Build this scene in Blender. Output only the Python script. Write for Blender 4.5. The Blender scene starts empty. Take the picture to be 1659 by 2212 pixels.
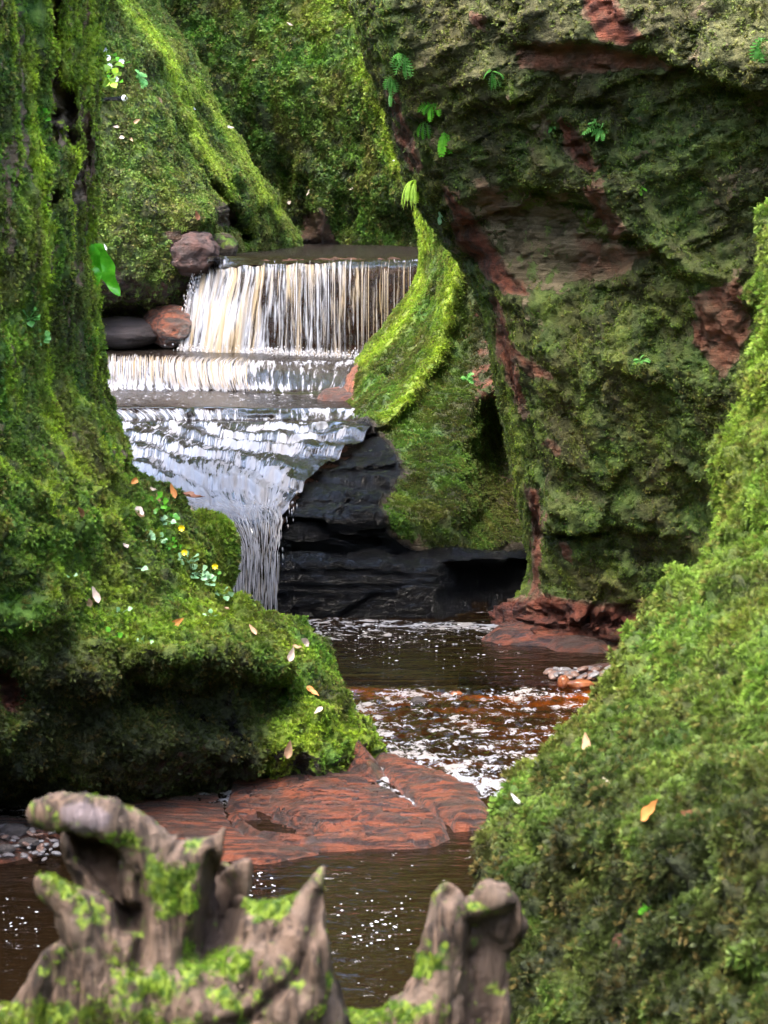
import bpy, math, random
import numpy as np
from mathutils import Vector, Matrix
from mathutils.bvhtree import BVHTree

rng = np.random.default_rng(7)
random.seed(7)
R = math.radians
scene = bpy.context.scene
col = scene.collection

# ------------------------------------------------------------------ camera, sky, sun, exposure
F = 5223.0            # focal length in units of a 1659 x 2212 picture
PITCH = R(7.37)
CAM_H = 3.0
cam_d = bpy.data.cameras.new('camera')
cam = bpy.data.objects.new('camera', cam_d)
col.objects.link(cam)
cam.location = (0, 0, CAM_H)
cam.rotation_euler = (R(90) - PITCH, 0, 0)
cam_d.sensor_fit = 'VERTICAL'
cam_d.sensor_height = 36
cam_d.sensor_width = 27
cam_d.lens = F / 2212 * 36
cam_d.clip_end = 500
cam_d.dof.use_dof = True
cam_d.dof.focus_distance = 17.0
cam_d.dof.aperture_fstop = 7.0
scene.camera = cam

world = bpy.data.worlds.new('World')
scene.world = world
world.use_nodes = True
wn = world.node_tree
sky = wn.nodes.new('ShaderNodeTexSky')
sky.sky_type = 'NISHITA'
sky.sun_disc = False
SUN_EL, SUN_AZ = 62, -148        # azimuth measured from +Y (away from camera) towards +X
sky.sun_elevation = R(SUN_EL)
sky.sun_rotation = R(SUN_AZ)
sky.air_density = 1.0
sky.dust_density = 3.0
sky.ozone_density = 1.0
bg = wn.nodes['Background']
bg.inputs['Strength'].default_value = 0.15
wn.links.new(sky.outputs[0], bg.inputs[0])

sun_d = bpy.data.lights.new('sun', 'SUN')
sun_d.energy = 1.05
sun_d.angle = R(35)
sun_d.color = (1.0, 0.95, 0.86)
sun = bpy.data.objects.new('sun', sun_d)
col.objects.link(sun)
sd = Vector((math.sin(R(SUN_AZ)) * math.cos(R(SUN_EL)), math.cos(R(SUN_AZ)) * math.cos(R(SUN_EL)), math.sin(R(SUN_EL))))
sun.rotation_euler = sd.to_track_quat('Z', 'Y').to_euler()
sun.location = sd * 40

vs = scene.view_settings
vs.view_transform = 'Standard'
vs.look = 'None'
vs.gamma = 1
vs.exposure = 3.15
vs.use_curve_mapping = False
scene.cycles.use_denoising = True
scene.cycles.max_bounces = 6
scene.cycles.diffuse_bounces = 3
scene.cycles.use_adaptive_sampling = True
scene.cycles.adaptive_threshold = 0.03
scene.cycles.transparent_max_bounces = 12
scene.cycles.caustics_reflective = False
scene.cycles.caustics_refractive = False

# ------------------------------------------------------------------ geometry of the view
CP, SP = math.cos(PITCH), math.sin(PITCH)
def pts(px, py, D):
    """point at distance D along +Y seen at picture place px, py (1659 x 2212)"""
    px, py, D = np.broadcast_arrays(np.asarray(px, float), np.asarray(py, float), np.asarray(D, float))
    xc = (px - 829.5) / F
    yc = -(py - 1106.0) / F
    dy = CP + SP * yc
    dz = -SP + CP * yc
    k = D / dy
    return np.stack([xc * k, D, CAM_H + dz * k], -1)
def pz(px, py, z=0.0):
    """the same on the level plane z"""
    yc = -(np.asarray(py, float) - 1106.0) / F
    dy = CP + SP * yc
    dz = -SP + CP * yc
    return pts(px, py, (z - CAM_H) / dz * dy)
def proj(V):
    x, y, z = V[..., 0], V[..., 1], V[..., 2] - CAM_H
    f = y * CP - z * SP
    u = y * SP + z * CP
    f = np.maximum(f, 0.1)
    return x / f * F + 829.5, 1106.0 - u / f * F
def ray_dir(V):
    d = V - np.array([0, 0, CAM_H])
    return d / np.linalg.norm(d, axis=-1, keepdims=True)

# ------------------------------------------------------------------ noise
_perm = np.random.default_rng(3).permutation(4096).astype(np.int32)
_grad = np.random.default_rng(4).normal(size=(4096, 3)); _grad /= np.linalg.norm(_grad, axis=1, keepdims=True)
_grad = _grad.astype(np.float32)
def _hash(i, j, k):
    return _perm[(_perm[(_perm[i & 4095] + j) & 4095] + k) & 4095]
def perlin(P):
    sh = P.shape[:-1]
    P = P.reshape(-1, 3)
    i = np.floor(P).astype(np.int32)
    f = (P - i).astype(np.float32)
    w = f * f * f * (f * (f * 6 - 15) + 10)
    out = np.zeros(len(P), np.float32)
    for a in (0, 1):
        wa = w[:, 0] if a else 1 - w[:, 0]
        for b in (0, 1):
            wb = w[:, 1] if b else 1 - w[:, 1]
            for c in (0, 1):
                wc = w[:, 2] if c else 1 - w[:, 2]
                g = _grad[_hash(i[:, 0] + a, i[:, 1] + b, i[:, 2] + c)]
                d = g[:, 0] * (f[:, 0] - a) + g[:, 1] * (f[:, 1] - b) + g[:, 2] * (f[:, 2] - c)
                out += wa * wb * wc * d
    return (out * 1.6).reshape(sh)
def upsample(A, n0, n1, st):
    """bilinear upsampling of a grid taken every st rows and columns"""
    r = np.minimum(np.arange(n0) / st, A.shape[0] - 1); c = np.minimum(np.arange(n1) / st, A.shape[1] - 1)
    r0 = np.minimum(r.astype(int), A.shape[0] - 2); c0 = np.minimum(c.astype(int), A.shape[1] - 2)
    fr = (r - r0)[:, None].astype(np.float32); fc = (c - c0)[None, :].astype(np.float32)
    B = A[r0] * (1 - fr) + A[r0 + 1] * fr
    return B[:, c0] * (1 - fc) + B[:, c0 + 1] * fc
def fbm(P, freq, octv=4, gain=0.5, seed=0.0, ridged=False, billow=False):
    fr = np.asarray(freq, float)
    tot = 0; amp = 1.0; s = 0
    grid = P.ndim == 3
    if grid:
        step = max(np.median(np.abs(np.diff(P[::8], axis=1)).max(-1)), np.median(np.abs(np.diff(P[:, ::8], axis=0)).max(-1)))
    for o in range(octv):
        f = fr * (2.03 ** o)
        st = 1
        if grid:
            q = 0.3 / max(step * float(np.max(f)), 1e-6)
            st = 8 if q > 8 else 4 if q > 4 else 2 if q > 2 else 1
        if st > 1:
            S = P[::st, ::st]
            if (P.shape[0] - 1) % st: S = np.concatenate([S, 2 * S[-1:] - S[-2:-1]], 0)
            if (P.shape[1] - 1) % st: S = np.concatenate([S, 2 * S[:, -1:] - S[:, -2:-1]], 1)
            n = upsample(perlin(S * f + seed + 17.3 * o), P.shape[0], P.shape[1], st)
        else:
            n = perlin(P * f + seed + 17.3 * o)
        if ridged: n = 1 - 2 * np.abs(n)
        if billow: n = 2 * np.abs(n) - 0.6
        tot = tot + n * amp; s += amp; amp *= gain
    return tot / s
def facets(P, freq, seed=0.0, tiltamp=1.0, jump=0.6, warp=0.25):
    """broken rock: each cell is a tilted plane at its own height"""
    sh = P.shape[:-1]
    Q = P * np.asarray(freq, float) + seed
    if warp: Q = Q + warp * np.stack([fbm(P, np.asarray(freq) * 1.7, 2, .5, seed + 3), fbm(P, np.asarray(freq) * 1.7, 2, .5, seed + 7), fbm(P, np.asarray(freq) * 1.7, 2, .5, seed + 11)], -1) * 2
    Q = Q.reshape(-1, 3).astype(np.float32)
    C = np.floor(Q).astype(np.int32)
    bd = np.full(len(Q), 1e9, np.float32); val = np.zeros(len(Q), np.float32)
    for a in (-1, 0, 1):
        for b in (-1, 0, 1):
            for c in (-1, 0, 1):
                h = _hash(C[:, 0] + a, C[:, 1] + b, C[:, 2] + c)
                g = _grad[h]
                off = Q - (C + np.array([a, b, c]) + 0.5 + 0.42 * g)
                d = (off ** 2).sum(1)
                m = d < bd
                g2 = _grad[_perm[h]]
                v = (off * g2).sum(1) * tiltamp + g2[:, 1] * jump
                bd = np.where(m, d, bd); val = np.where(m, v, val)
    return val.reshape(sh)
def sstep(a, b, x):
    t = np.clip((x - a) / (b - a), 0, 1)
    return t * t * (3 - 2 * t)

# ------------------------------------------------------------------ curves and lofts
def pchip(t, Y, q):
    """monotone cubic of Y (n, ...) at knots t, queried at q"""
    Y = np.asarray(Y, float)
    h = np.diff(t)
    hs = h.reshape((-1,) + (1,) * (Y.ndim - 1))
    d = np.diff(Y, axis=0) / hs
    m = np.zeros_like(Y)
    if len(t) > 2:
        w1 = 2 * hs[1:] + hs[:-1]; w2 = hs[1:] + 2 * hs[:-1]
        with np.errstate(divide='ignore', invalid='ignore'):
            mm = (w1 + w2) / (w1 / d[:-1] + w2 / d[1:])
        m[1:-1] = np.where(d[:-1] * d[1:] > 0, np.nan_to_num(mm), 0.0)
    m[0] = d[0]; m[-1] = d[-1]
    k = np.clip(np.searchsorted(t, q, side='right') - 1, 0, len(t) - 2)
    u = ((q - t[k]) / h[k]).reshape((-1,) + (1,) * (Y.ndim - 1))
    hk = h[k].reshape(u.shape)
    return ((1 + 2 * u) * (1 - u) ** 2) * Y[k] + (u * (1 - u) ** 2) * hk * m[k] + (u * u * (3 - 2 * u)) * Y[k + 1] + (u * u * (u - 1)) * hk * m[k + 1]
def smooth_curve(t, Y, q):
    """Catmull-Rom (finite difference tangents)"""
    Y = np.asarray(Y, float)
    m = np.gradient(Y, t, axis=0) if len(t) > 2 else np.repeat(np.diff(Y, axis=0) / np.diff(t)[0], 2, 0)
    h = np.diff(t)
    k = np.clip(np.searchsorted(t, q, side='right') - 1, 0, len(t) - 2)
    u = ((q - t[k]) / h[k]).reshape((-1,) + (1,) * (Y.ndim - 1))
    hk = h[k].reshape(u.shape)
    return ((1 + 2 * u) * (1 - u) ** 2) * Y[k] + (u * (1 - u) ** 2) * hk * m[k] + (u * u * (3 - 2 * u)) * Y[k + 1] + (u * u * (u - 1)) * hk * m[k + 1]
def loft(rows, nu, nv, curve_u=smooth_curve, curve_v=pchip, dense=None):
    """rows: list of lists of (px,py,D) -> grid nv x nu x 3, evened out by mean arc length"""
    K = np.array(rows, float)
    W = pts(K[..., 0], K[..., 1], K[..., 2])
    du = np.linalg.norm(np.diff(W, axis=1), axis=2).mean(0)
    dv = np.linalg.norm(np.diff(W, axis=0), axis=2).mean(1)
    tu = np.concatenate([[0], np.cumsum(np.maximum(du, 1e-3))]); tv = np.concatenate([[0], np.cumsum(np.maximum(dv, 1e-3))])
    def spread(t, n, dn):
        if dn is None: return np.linspace(0, t[-1], n)
        dn = np.interp(np.linspace(0, 1, len(t)), np.linspace(0, 1, len(dn)), dn)
        w = np.interp(np.linspace(0, t[-1], 2000), t, dn); c = np.cumsum(w); c = (c - c[0]) / (c[-1] - c[0])
        return np.interp(np.linspace(0, 1, n), c, np.linspace(0, t[-1], 2000))
    du_, dv_ = dense if dense else (None, None)
    qu = spread(tu, nu, du_); qv = spread(tv, nv, dv_)
    A = np.swapaxes(curve_u(tu, np.swapaxes(W, 0, 1), qu), 0, 1)
    return curve_v(tv, A, qv)
def normals(G):
    a = np.gradient(G, axis=1); b = np.gradient(G, axis=0)
    n = np.cross(a, b)
    l = np.linalg.norm(n, axis=-1, keepdims=True)
    return n / np.maximum(l, 1e-9)
def poly_dist(px, py, line):
    """distance in picture units to an open polyline and the sign of the side (positive above / left)"""
    best = np.full(px.shape, 1e9); side = np.zeros(px.shape)
    L = np.asarray(line, float)
    for (x0, y0), (x1, y1) in zip(L[:-1], L[1:]):
        dx, dy = x1 - x0, y1 - y0
        t = np.clip(((px - x0) * dx + (py - y0) * dy) / (dx * dx + dy * dy), 0, 1)
        d = np.hypot(px - x0 - t * dx, py - y0 - t * dy)
        s = np.sign(dx * (py - y0) - dy * (px - x0))
        m = d < best
        best = np.where(m, d, best); side = np.where(m, s, side)
    return best, side
def inside(px, py, poly):
    c = np.zeros(px.shape, bool); P_ = np.asarray(poly, float)
    j = len(P_) - 1
    for i in range(len(P_)):
        xi, yi = P_[i]; xj, yj = P_[j]
        m = ((yi > py) != (yj > py)) & (px < (xj - xi) * (py - yi) / (yj - yi + 1e-12) + xi)
        c ^= m; j = i
    return c
def region(px, py, poly, soft):
    """1 inside the outline, fading to 0 over soft"""
    d, _ = poly_dist(px, py, list(poly) + [poly[0]])
    sd_ = np.where(inside(px, py, poly), d, -d)
    return sstep(-soft, soft, sd_)

# ------------------------------------------------------------------ object helpers
def tag(o, label=None, cat=None, group=None, kind=None):
    if label: o['label'] = label
    if cat: o['category'] = cat
    if group: o['group'] = group
    if kind: o['kind'] = kind
    return o
def grid_faces(nv, nu, wrap=False):
    i = np.arange(nv - 1)[:, None] * nu; j = np.arange(nu - 1)[None, :]
    a = (i + j).ravel()
    f = np.stack([a, a + 1, a + nu + 1, a + nu], 1)
    if wrap:
        i = np.arange(nv - 1) * nu
        f = np.concatenate([f, np.stack([i + nu - 1, i, i + nu, i + 2 * nu - 1], 1)])
    return f
def mesh_from(name, V, Fq, mat=None, parent=None, attrs=None, smooth=True, uv=None):
    V = np.asarray(V, np.float32).reshape(-1, 3); Fq = np.asarray(Fq, np.int32)
    me = bpy.data.meshes.new(name)
    k = Fq.shape[1]
    me.vertices.add(len(V)); me.vertices.foreach_set('co', V.ravel())
    me.loops.add(Fq.size); me.loops.foreach_set('vertex_index', Fq.ravel())
    me.polygons.add(len(Fq)); me.polygons.foreach_set('loop_start', np.arange(0, Fq.size, k, dtype=np.int32))
    me.polygons.foreach_set('use_smooth', np.full(len(Fq), smooth))
    me.update(calc_edges=True)
    for an, av in (attrs or {}).items():
        av = np.asarray(av, np.float32)
        if av.ndim > 1 and av.shape[-1] == 4:
            at = me.attributes.new(an, 'FLOAT_COLOR', 'POINT'); at.data.foreach_set('color', av.reshape(-1))
        elif av.ndim > 1 and av.shape[-1] == 2 and an == 'flow':
            at = me.attributes.new(an, 'FLOAT_VECTOR', 'POINT')
            a3 = np.zeros((len(V), 3), np.float32); a3[:, :2] = av.reshape(-1, 2); at.data.foreach_set('vector', a3.ravel())
        else:
            at = me.attributes.new(an, 'FLOAT', 'POINT'); at.data.foreach_set('value', av.reshape(-1))
    if mat: me.materials.append(mat)
    o = bpy.data.objects.new(name, me)
    col.objects.link(o)
    if parent: o.parent = parent
    return o
def grid_obj(name, G, mat, **kw):
    nv, nu = G.shape[:2]
    return mesh_from(name, G, grid_faces(nv, nu)[:, ::1], mat, **kw)

# ------------------------------------------------------------------ material helpers
class NT:
    def __init__(s, name):
        s.m = bpy.data.materials.new(name); s.m.use_nodes = True
        s.t = s.m.node_tree; s.t.nodes.clear()
        s.out = s.n('ShaderNodeOutputMaterial')
    def n(s, typ, **kw):
        x = s.t.nodes.new(typ)
        for k, v in kw.items():
            if hasattr(x, k): setattr(x, k, v)
            else: x.inputs[k].default_value = v
        return x
    def l(s, a, b): s.t.links.new(a, b)
    def val(s, v):
        x = s.n('ShaderNodeValue'); x.outputs[0].default_value = v; return x.outputs[0]
    def inp(s, sock, v):
        if hasattr(v, 'links') or isinstance(v, bpy.types.NodeSocket): s.l(v, sock)
        else: sock.default_value = v
    def math(s, op, a, b=0.0, c=0.0, clamp=False):
        x = s.n('ShaderNodeMath', operation=op); x.use_clamp = clamp
        s.inp(x.inputs[0], a); s.inp(x.inputs[1], b); s.inp(x.inputs[2], c)
        return x.outputs[0]
    def mix(s, f, a, b, mode='MIX'):
        x = s.n('ShaderNodeMix', data_type='RGBA', blend_type=mode)
        s.inp(x.inputs[0], f)
        for i, v in ((6, a), (7, b)):
            if isinstance(v, tuple) and len(v) == 3: v = (*v, 1)
            s.inp(x.inputs[i], v)
        return x.outputs[2]
    def noise(s, vec, scale, detail=4, rough=0.55, dist=0.0):
        x = s.n('ShaderNodeTexNoise'); s.l(vec, x.inputs['Vector'])
        x.inputs['Scale'].default_value = scale; x.inputs['Detail'].default_value = detail
        x.inputs['Roughness'].default_value = rough; x.inputs['Distortion'].default_value = dist
        return x.outputs[0]
    def ramp(s, f, lo, hi):
        x = s.n('ShaderNodeMapRange'); x.interpolation_type = 'SMOOTHSTEP'
        s.inp(x.inputs[0], f); x.inputs[1].default_value = lo; x.inputs[2].default_value = hi
        return x.outputs[0]
    def mapping(s, vec, sc):
        x = s.n('ShaderNodeMapping'); s.l(vec, x.inputs[0]); x.inputs['Scale'].default_value = sc
        return x.outputs[0]
    def pos(s):
        return s.n('ShaderNodeTexCoord').outputs['Object']
    def attr(s, name, typ='GEOMETRY'):
        return s.n('ShaderNodeAttribute', attribute_name=name, attribute_type=typ)
    def bump(s, h, strength, dist, normal=None):
        x = s.n('ShaderNodeBump'); s.l(h, x.inputs['Height'])
        x.inputs['Strength'].default_value = strength; x.inputs['Distance'].default_value = dist
        if normal: s.l(normal, x.inputs['Normal'])
        return x.outputs[0]
    def bsdf(s, **kw):
        x = s.n('ShaderNodeBsdfPrincipled')
        for k, v in kw.items():
            k = {'color': 'Base Color', 'rough': 'Roughness', 'normal': 'Normal', 'spec': 'Specular IOR Level', 'sss': 'Subsurface Weight'}.get(k, k)
            if isinstance(v, tuple) and len(v) == 3: v = (*v, 1)
            s.inp(x.inputs[k], v)
        return x.outputs[0]
    def end(s, sh):
        s.l(sh, s.out.inputs[0]); return s.m

def moss_colour(t, mask, vec, tuft=False):
    """mask: R moss cover, G bright young moss, B red bare rock and, on moss, a dark tone with painted shade, A wet dark rock"""
    sep = t.n('ShaderNodeSeparateColor'); t.l(mask.outputs['Color'], sep.inputs[0])
    n1 = t.noise(vec, 2.6, 5, 0.6)
    n2 = t.noise(vec, 14, 4, 0.6)
    n3 = t.noise(vec, 60, 3, 0.6)
    dark = t.mix(t.ramp(n3, 0.35, 0.7), (0.012, 0.020, 0.006), (0.055, 0.062, 0.018))
    mid = t.mix(t.ramp(n2, 0.35, 0.65), (0.032, 0.105, 0.014), (0.100, 0.205, 0.028))
    c = t.mix(t.ramp(n1, 0.38, 0.64), dark, mid)
    olive = t.mix(t.ramp(n2, 0.4, 0.6), (0.13, 0.115, 0.030), (0.19, 0.19, 0.035))
    c = t.mix(t.math('MULTIPLY', t.ramp(t.noise(vec, 1.7, 3, 0.5), 0.5, 0.68), 0.55), c, olive)
    bright = t.mix(t.ramp(n3, 0.3, 0.7), (0.15, 0.28, 0.018), (0.42, 0.52, 0.045))
    c = t.mix(sep.outputs[1], c, bright)
    dull = t.mix(t.ramp(n2, 0.35, 0.65), (0.060, 0.056, 0.024), (0.185, 0.165, 0.080))
    c = t.mix(t.math('MULTIPLY', t.attr('dull', 'INSTANCER' if tuft else 'GEOMETRY').outputs['Fac'], 0.75), c, dull)
    dark_shade_moss = t.mix(t.ramp(n3, 0.35, 0.7), (0.006, 0.009, 0.004), (0.034, 0.042, 0.016))  # dark moss tone, also used as shade painted on the lower right bank
    c = t.mix(t.math('MULTIPLY', sep.outputs[2], 0.9), c, dark_shade_moss)
    return c, sep, n1, n2, n3

def rock_material(name, rock_a, rock_b, strata=1.0, moss_bump=1.0):
    t = NT(name)
    P = t.pos()
    mask = t.attr('mask')
    c, sep, n1, n2, n3 = moss_colour(t, mask, P)
    cover, bright, red, wet = sep.outputs[0], sep.outputs[1], sep.outputs[2], mask.outputs['Alpha']
    st = t.noise(t.mapping(P, (1.5, 1.5, 16)), 1.0, 6, 0.65, 0.4)
    fine = t.noise(P, 45, 6, 0.7)
    rock = t.mix(t.ramp(st, 0.35, 0.65), rock_a, rock_b)
    rock = t.mix(t.math('MULTIPLY', t.ramp(fine, 0.5, 0.75), 0.5), rock, (0.09, 0.075, 0.065))
    redc = t.mix(t.ramp(t.noise(P, 9, 5, 0.65), 0.35, 0.7), (0.055, 0.020, 0.014), (0.26, 0.075, 0.040))
    rock = t.mix(red, rock, redc)
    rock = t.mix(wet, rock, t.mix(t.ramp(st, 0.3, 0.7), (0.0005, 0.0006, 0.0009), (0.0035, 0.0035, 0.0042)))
    # moss stops where the cover attribute, broken up by noise, runs out
    cv = t.ramp(t.math('ADD', cover, t.math('MULTIPLY', t.math('SUBTRACT', n2, 0.5), 1.6)), 0.40, 0.60)
    colr = t.mix(cv, rock, c)
    rough = t.math('SUBTRACT', 0.9, t.math('MULTIPLY', t.math('MULTIPLY', wet, t.math('SUBTRACT', 1.0, cv)), 0.68))
    hm = t.math('ADD', t.math('MULTIPLY', n3, 0.6), t.math('MULTIPLY', t.noise(P, 170, 3, 0.7), 0.5))
    hr = t.math('ADD', t.math('MULTIPLY', st, 1.2 * strata), t.math('MULTIPLY', fine, 0.5))
    hh = t.n('ShaderNodeMix', data_type='FLOAT'); t.inp(hh.inputs[0], cv); t.inp(hh.inputs[2], hr); t.inp(hh.inputs[3], hm)
    nb = t.bump(hh.outputs[0], 0.9 * moss_bump, 0.05)
    big = t.noise(t.mapping(P, (7, 7, 15)), 1.0, 5, 0.6, 0.6)
    nc = t.bump(t.math('ADD', big, t.math('MULTIPLY', fine, 0.5)), 1.0, 0.16)
    cw = t.math('MULTIPLY', wet, t.math('SUBTRACT', 1.0, cv))
    return t.end(t.bsdf(**{'color': colr, 'rough': rough, 'normal': nb, 'spec': t.math('SUBTRACT', 0.35, t.math('MULTIPLY', cw, 0.3)), 'Coat Weight': t.math('MULTIPLY', cw, 0.9), 'Coat Roughness': 0.04, 'Coat IOR': 1.38, 'Coat Normal': nc}))

def tuft_material(name, dry=0.0):
    t = NT(name)
    mask = t.attr('mask', 'INSTANCER')
    pos = t.attr('tuft_pos', 'INSTANCER')
    c, sep, *_ = moss_colour(t, mask, pos.outputs['Vector'], tuft=True)
    rnd = t.n('ShaderNodeObjectInfo').outputs['Random']
    tip = t.attr('tip')
    c = t.mix(t.math('MULTIPLY', t.math('MULTIPLY', rnd, 0.35), t.math('SUBTRACT', 1.0, sep.outputs[2], clamp=True)), c, (0.13, 0.24, 0.03))
    c = t.mix(t.math('MULTIPLY', t.math('GREATER_THAN', rnd, 0.86), 0.6), c, (0.13, 0.09, 0.04))
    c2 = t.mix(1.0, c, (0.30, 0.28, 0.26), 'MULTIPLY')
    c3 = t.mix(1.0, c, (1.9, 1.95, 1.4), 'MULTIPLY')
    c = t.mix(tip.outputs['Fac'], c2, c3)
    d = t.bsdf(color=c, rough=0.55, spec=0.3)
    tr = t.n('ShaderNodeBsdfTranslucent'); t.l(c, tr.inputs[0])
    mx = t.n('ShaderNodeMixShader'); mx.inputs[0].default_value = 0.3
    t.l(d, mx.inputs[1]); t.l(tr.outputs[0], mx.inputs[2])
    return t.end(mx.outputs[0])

def simple(name, ca, cb, scale=20, rough=0.6, bumpd=0.004, spec=0.5, trans=0.0, stretch=(1, 1, 1)):
    t = NT(name)
    P = t.mapping(t.pos(), stretch)
    n = t.noise(P, scale, 5, 0.6)
    c = t.mix(t.ramp(n, 0.35, 0.65), ca, cb)
    sh = t.bsdf(color=c, rough=rough, spec=spec, normal=t.bump(n, 0.7, bumpd))
    if trans:
        tr = t.n('ShaderNodeBsdfTranslucent'); t.l(c, tr.inputs[0])
        mx = t.n('ShaderNodeMixShader'); mx.inputs[0].default_value = trans
        t.l(sh, mx.inputs[1]); t.l(tr.outputs[0], mx.inputs[2]); sh = mx.outputs[0]
    return t.end(sh)

M_rock = rock_material('mossy_sandstone', (0.075, 0.055, 0.034), (0.160, 0.115, 0.068))
M_cliff = rock_material('thin_moss_cliff', (0.110, 0.086, 0.046), (0.235, 0.185, 0.108))
M_tuft = tuft_material('moss_leaves')

# ------------------------------------------------------------------ moss tufts
def tuft_mesh(name, kind, seed):
    r = np.random.default_rng(seed)
    V, Fc, T = [], [], []
    def quad(a, b, c, d, ta, tb):
        i = len(V); V.extend([a, b, c, d]); Fc.append((i, i + 1, i + 2, i + 3)); T.extend([ta, ta, tb, tb])
    if kind == 'cushion':
        for k in range(16):
            az = r.uniform(0, 2 * np.pi); lean = r.uniform(0.1, 1.0); L = r.uniform(0.5, 1.0); w = r.uniform(0.10, 0.19)
            d = np.array([np.cos(az) * lean, np.sin(az) * lean, 1.0]); d /= np.linalg.norm(d)
            s = np.cross(d, [np.cos(az + 1.3), np.sin(az + 1.3), 0.2]); s /= np.linalg.norm(s)
            b = np.array([np.cos(az), np.sin(az), 0]) * 0.25
            m = b + d * L * 0.55; tp = b + d * L + np.array([np.cos(az), np.sin(az), -0.4]) * 0.2
            quad(b - s * w * 0.5, b + s * w * 0.5, m + s * w, m - s * w, 0.0, 0.5)
            quad(m - s * w, m + s * w, tp + s * w * 0.15, tp - s * w * 0.15, 0.5, 1.0)
    elif kind == 'feather':
        for k in range(5):
            az = r.uniform(0, 2 * np.pi); L = r.uniform(0.8, 1.5)
            o = np.array([np.cos(az), np.sin(az), 0.0]); p = o * 0.1; d = np.array([o[0] * 0.5, o[1] * 0.5, 1.0])
            n = 5
            for i in range(n):
                q = p + d / np.linalg.norm(d) * L / n
                s = np.cross(d, [0, 0, 1]); s = s / (np.linalg.norm(s) + 1e-6)
                wl = 0.24 * (1 - i / n * 0.7)
                fwd = (q - p) * 0.9
                quad(p, p + s * 0.01, p + s * wl + fwd, p + s * wl * 0.6 + fwd * 0.4, i / n, (i + 1) / n)
                quad(p, p - s * 0.01, p - s * wl + fwd, p - s * wl * 0.6 + fwd * 0.4, i / n, (i + 1) / n)
                d = d + o * 0.35 + np.array([0, 0, -0.22]) + r.normal(size=3) * 0.08; p = q
    else:   # leafy: small flat round leaves
        for k in range(9):
            az = r.uniform(0, 2 * np.pi); rr = r.uniform(0.05, 0.7)
            c = np.array([np.cos(az) * rr, np.sin(az) * rr, r.uniform(0.2, 0.7)])
            nn = np.array([np.cos(az) * 0.5, np.sin(az) * 0.5, 1.0]) + r.normal(size=3) * 0.3; nn /= np.linalg.norm(nn)
            a = np.cross(nn, [0.3, 0.9, 0.1]); a /= np.linalg.norm(a); b = np.cross(nn, a); s = r.uniform(0.16, 0.3)
            quad(c - a * s - b * s * .5, c + a * s * .2 - b * s, c + a * s + b * s * .4, c - a * s * .2 + b * s, 0.4, 1.0)
    me = bpy.data.meshes.new(name)
    me.from_pydata([tuple(v) for v in V], [], Fc)
    at = me.attributes.new('tip', 'FLOAT', 'POINT'); at.data.foreach_set('value', np.array(T, np.float32))
    me.materials.append(M_tuft)
    return me

tuft_src = {}
for kd, sds in (('cushion', (1, 2)), ('feather', (3, 4)), ('leafy', (5, 6))):
    tuft_src[kd] = [bpy.data.objects.new('moss_tuft', tuft_mesh('moss_tuft', kd, s)) for s in sds]

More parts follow.
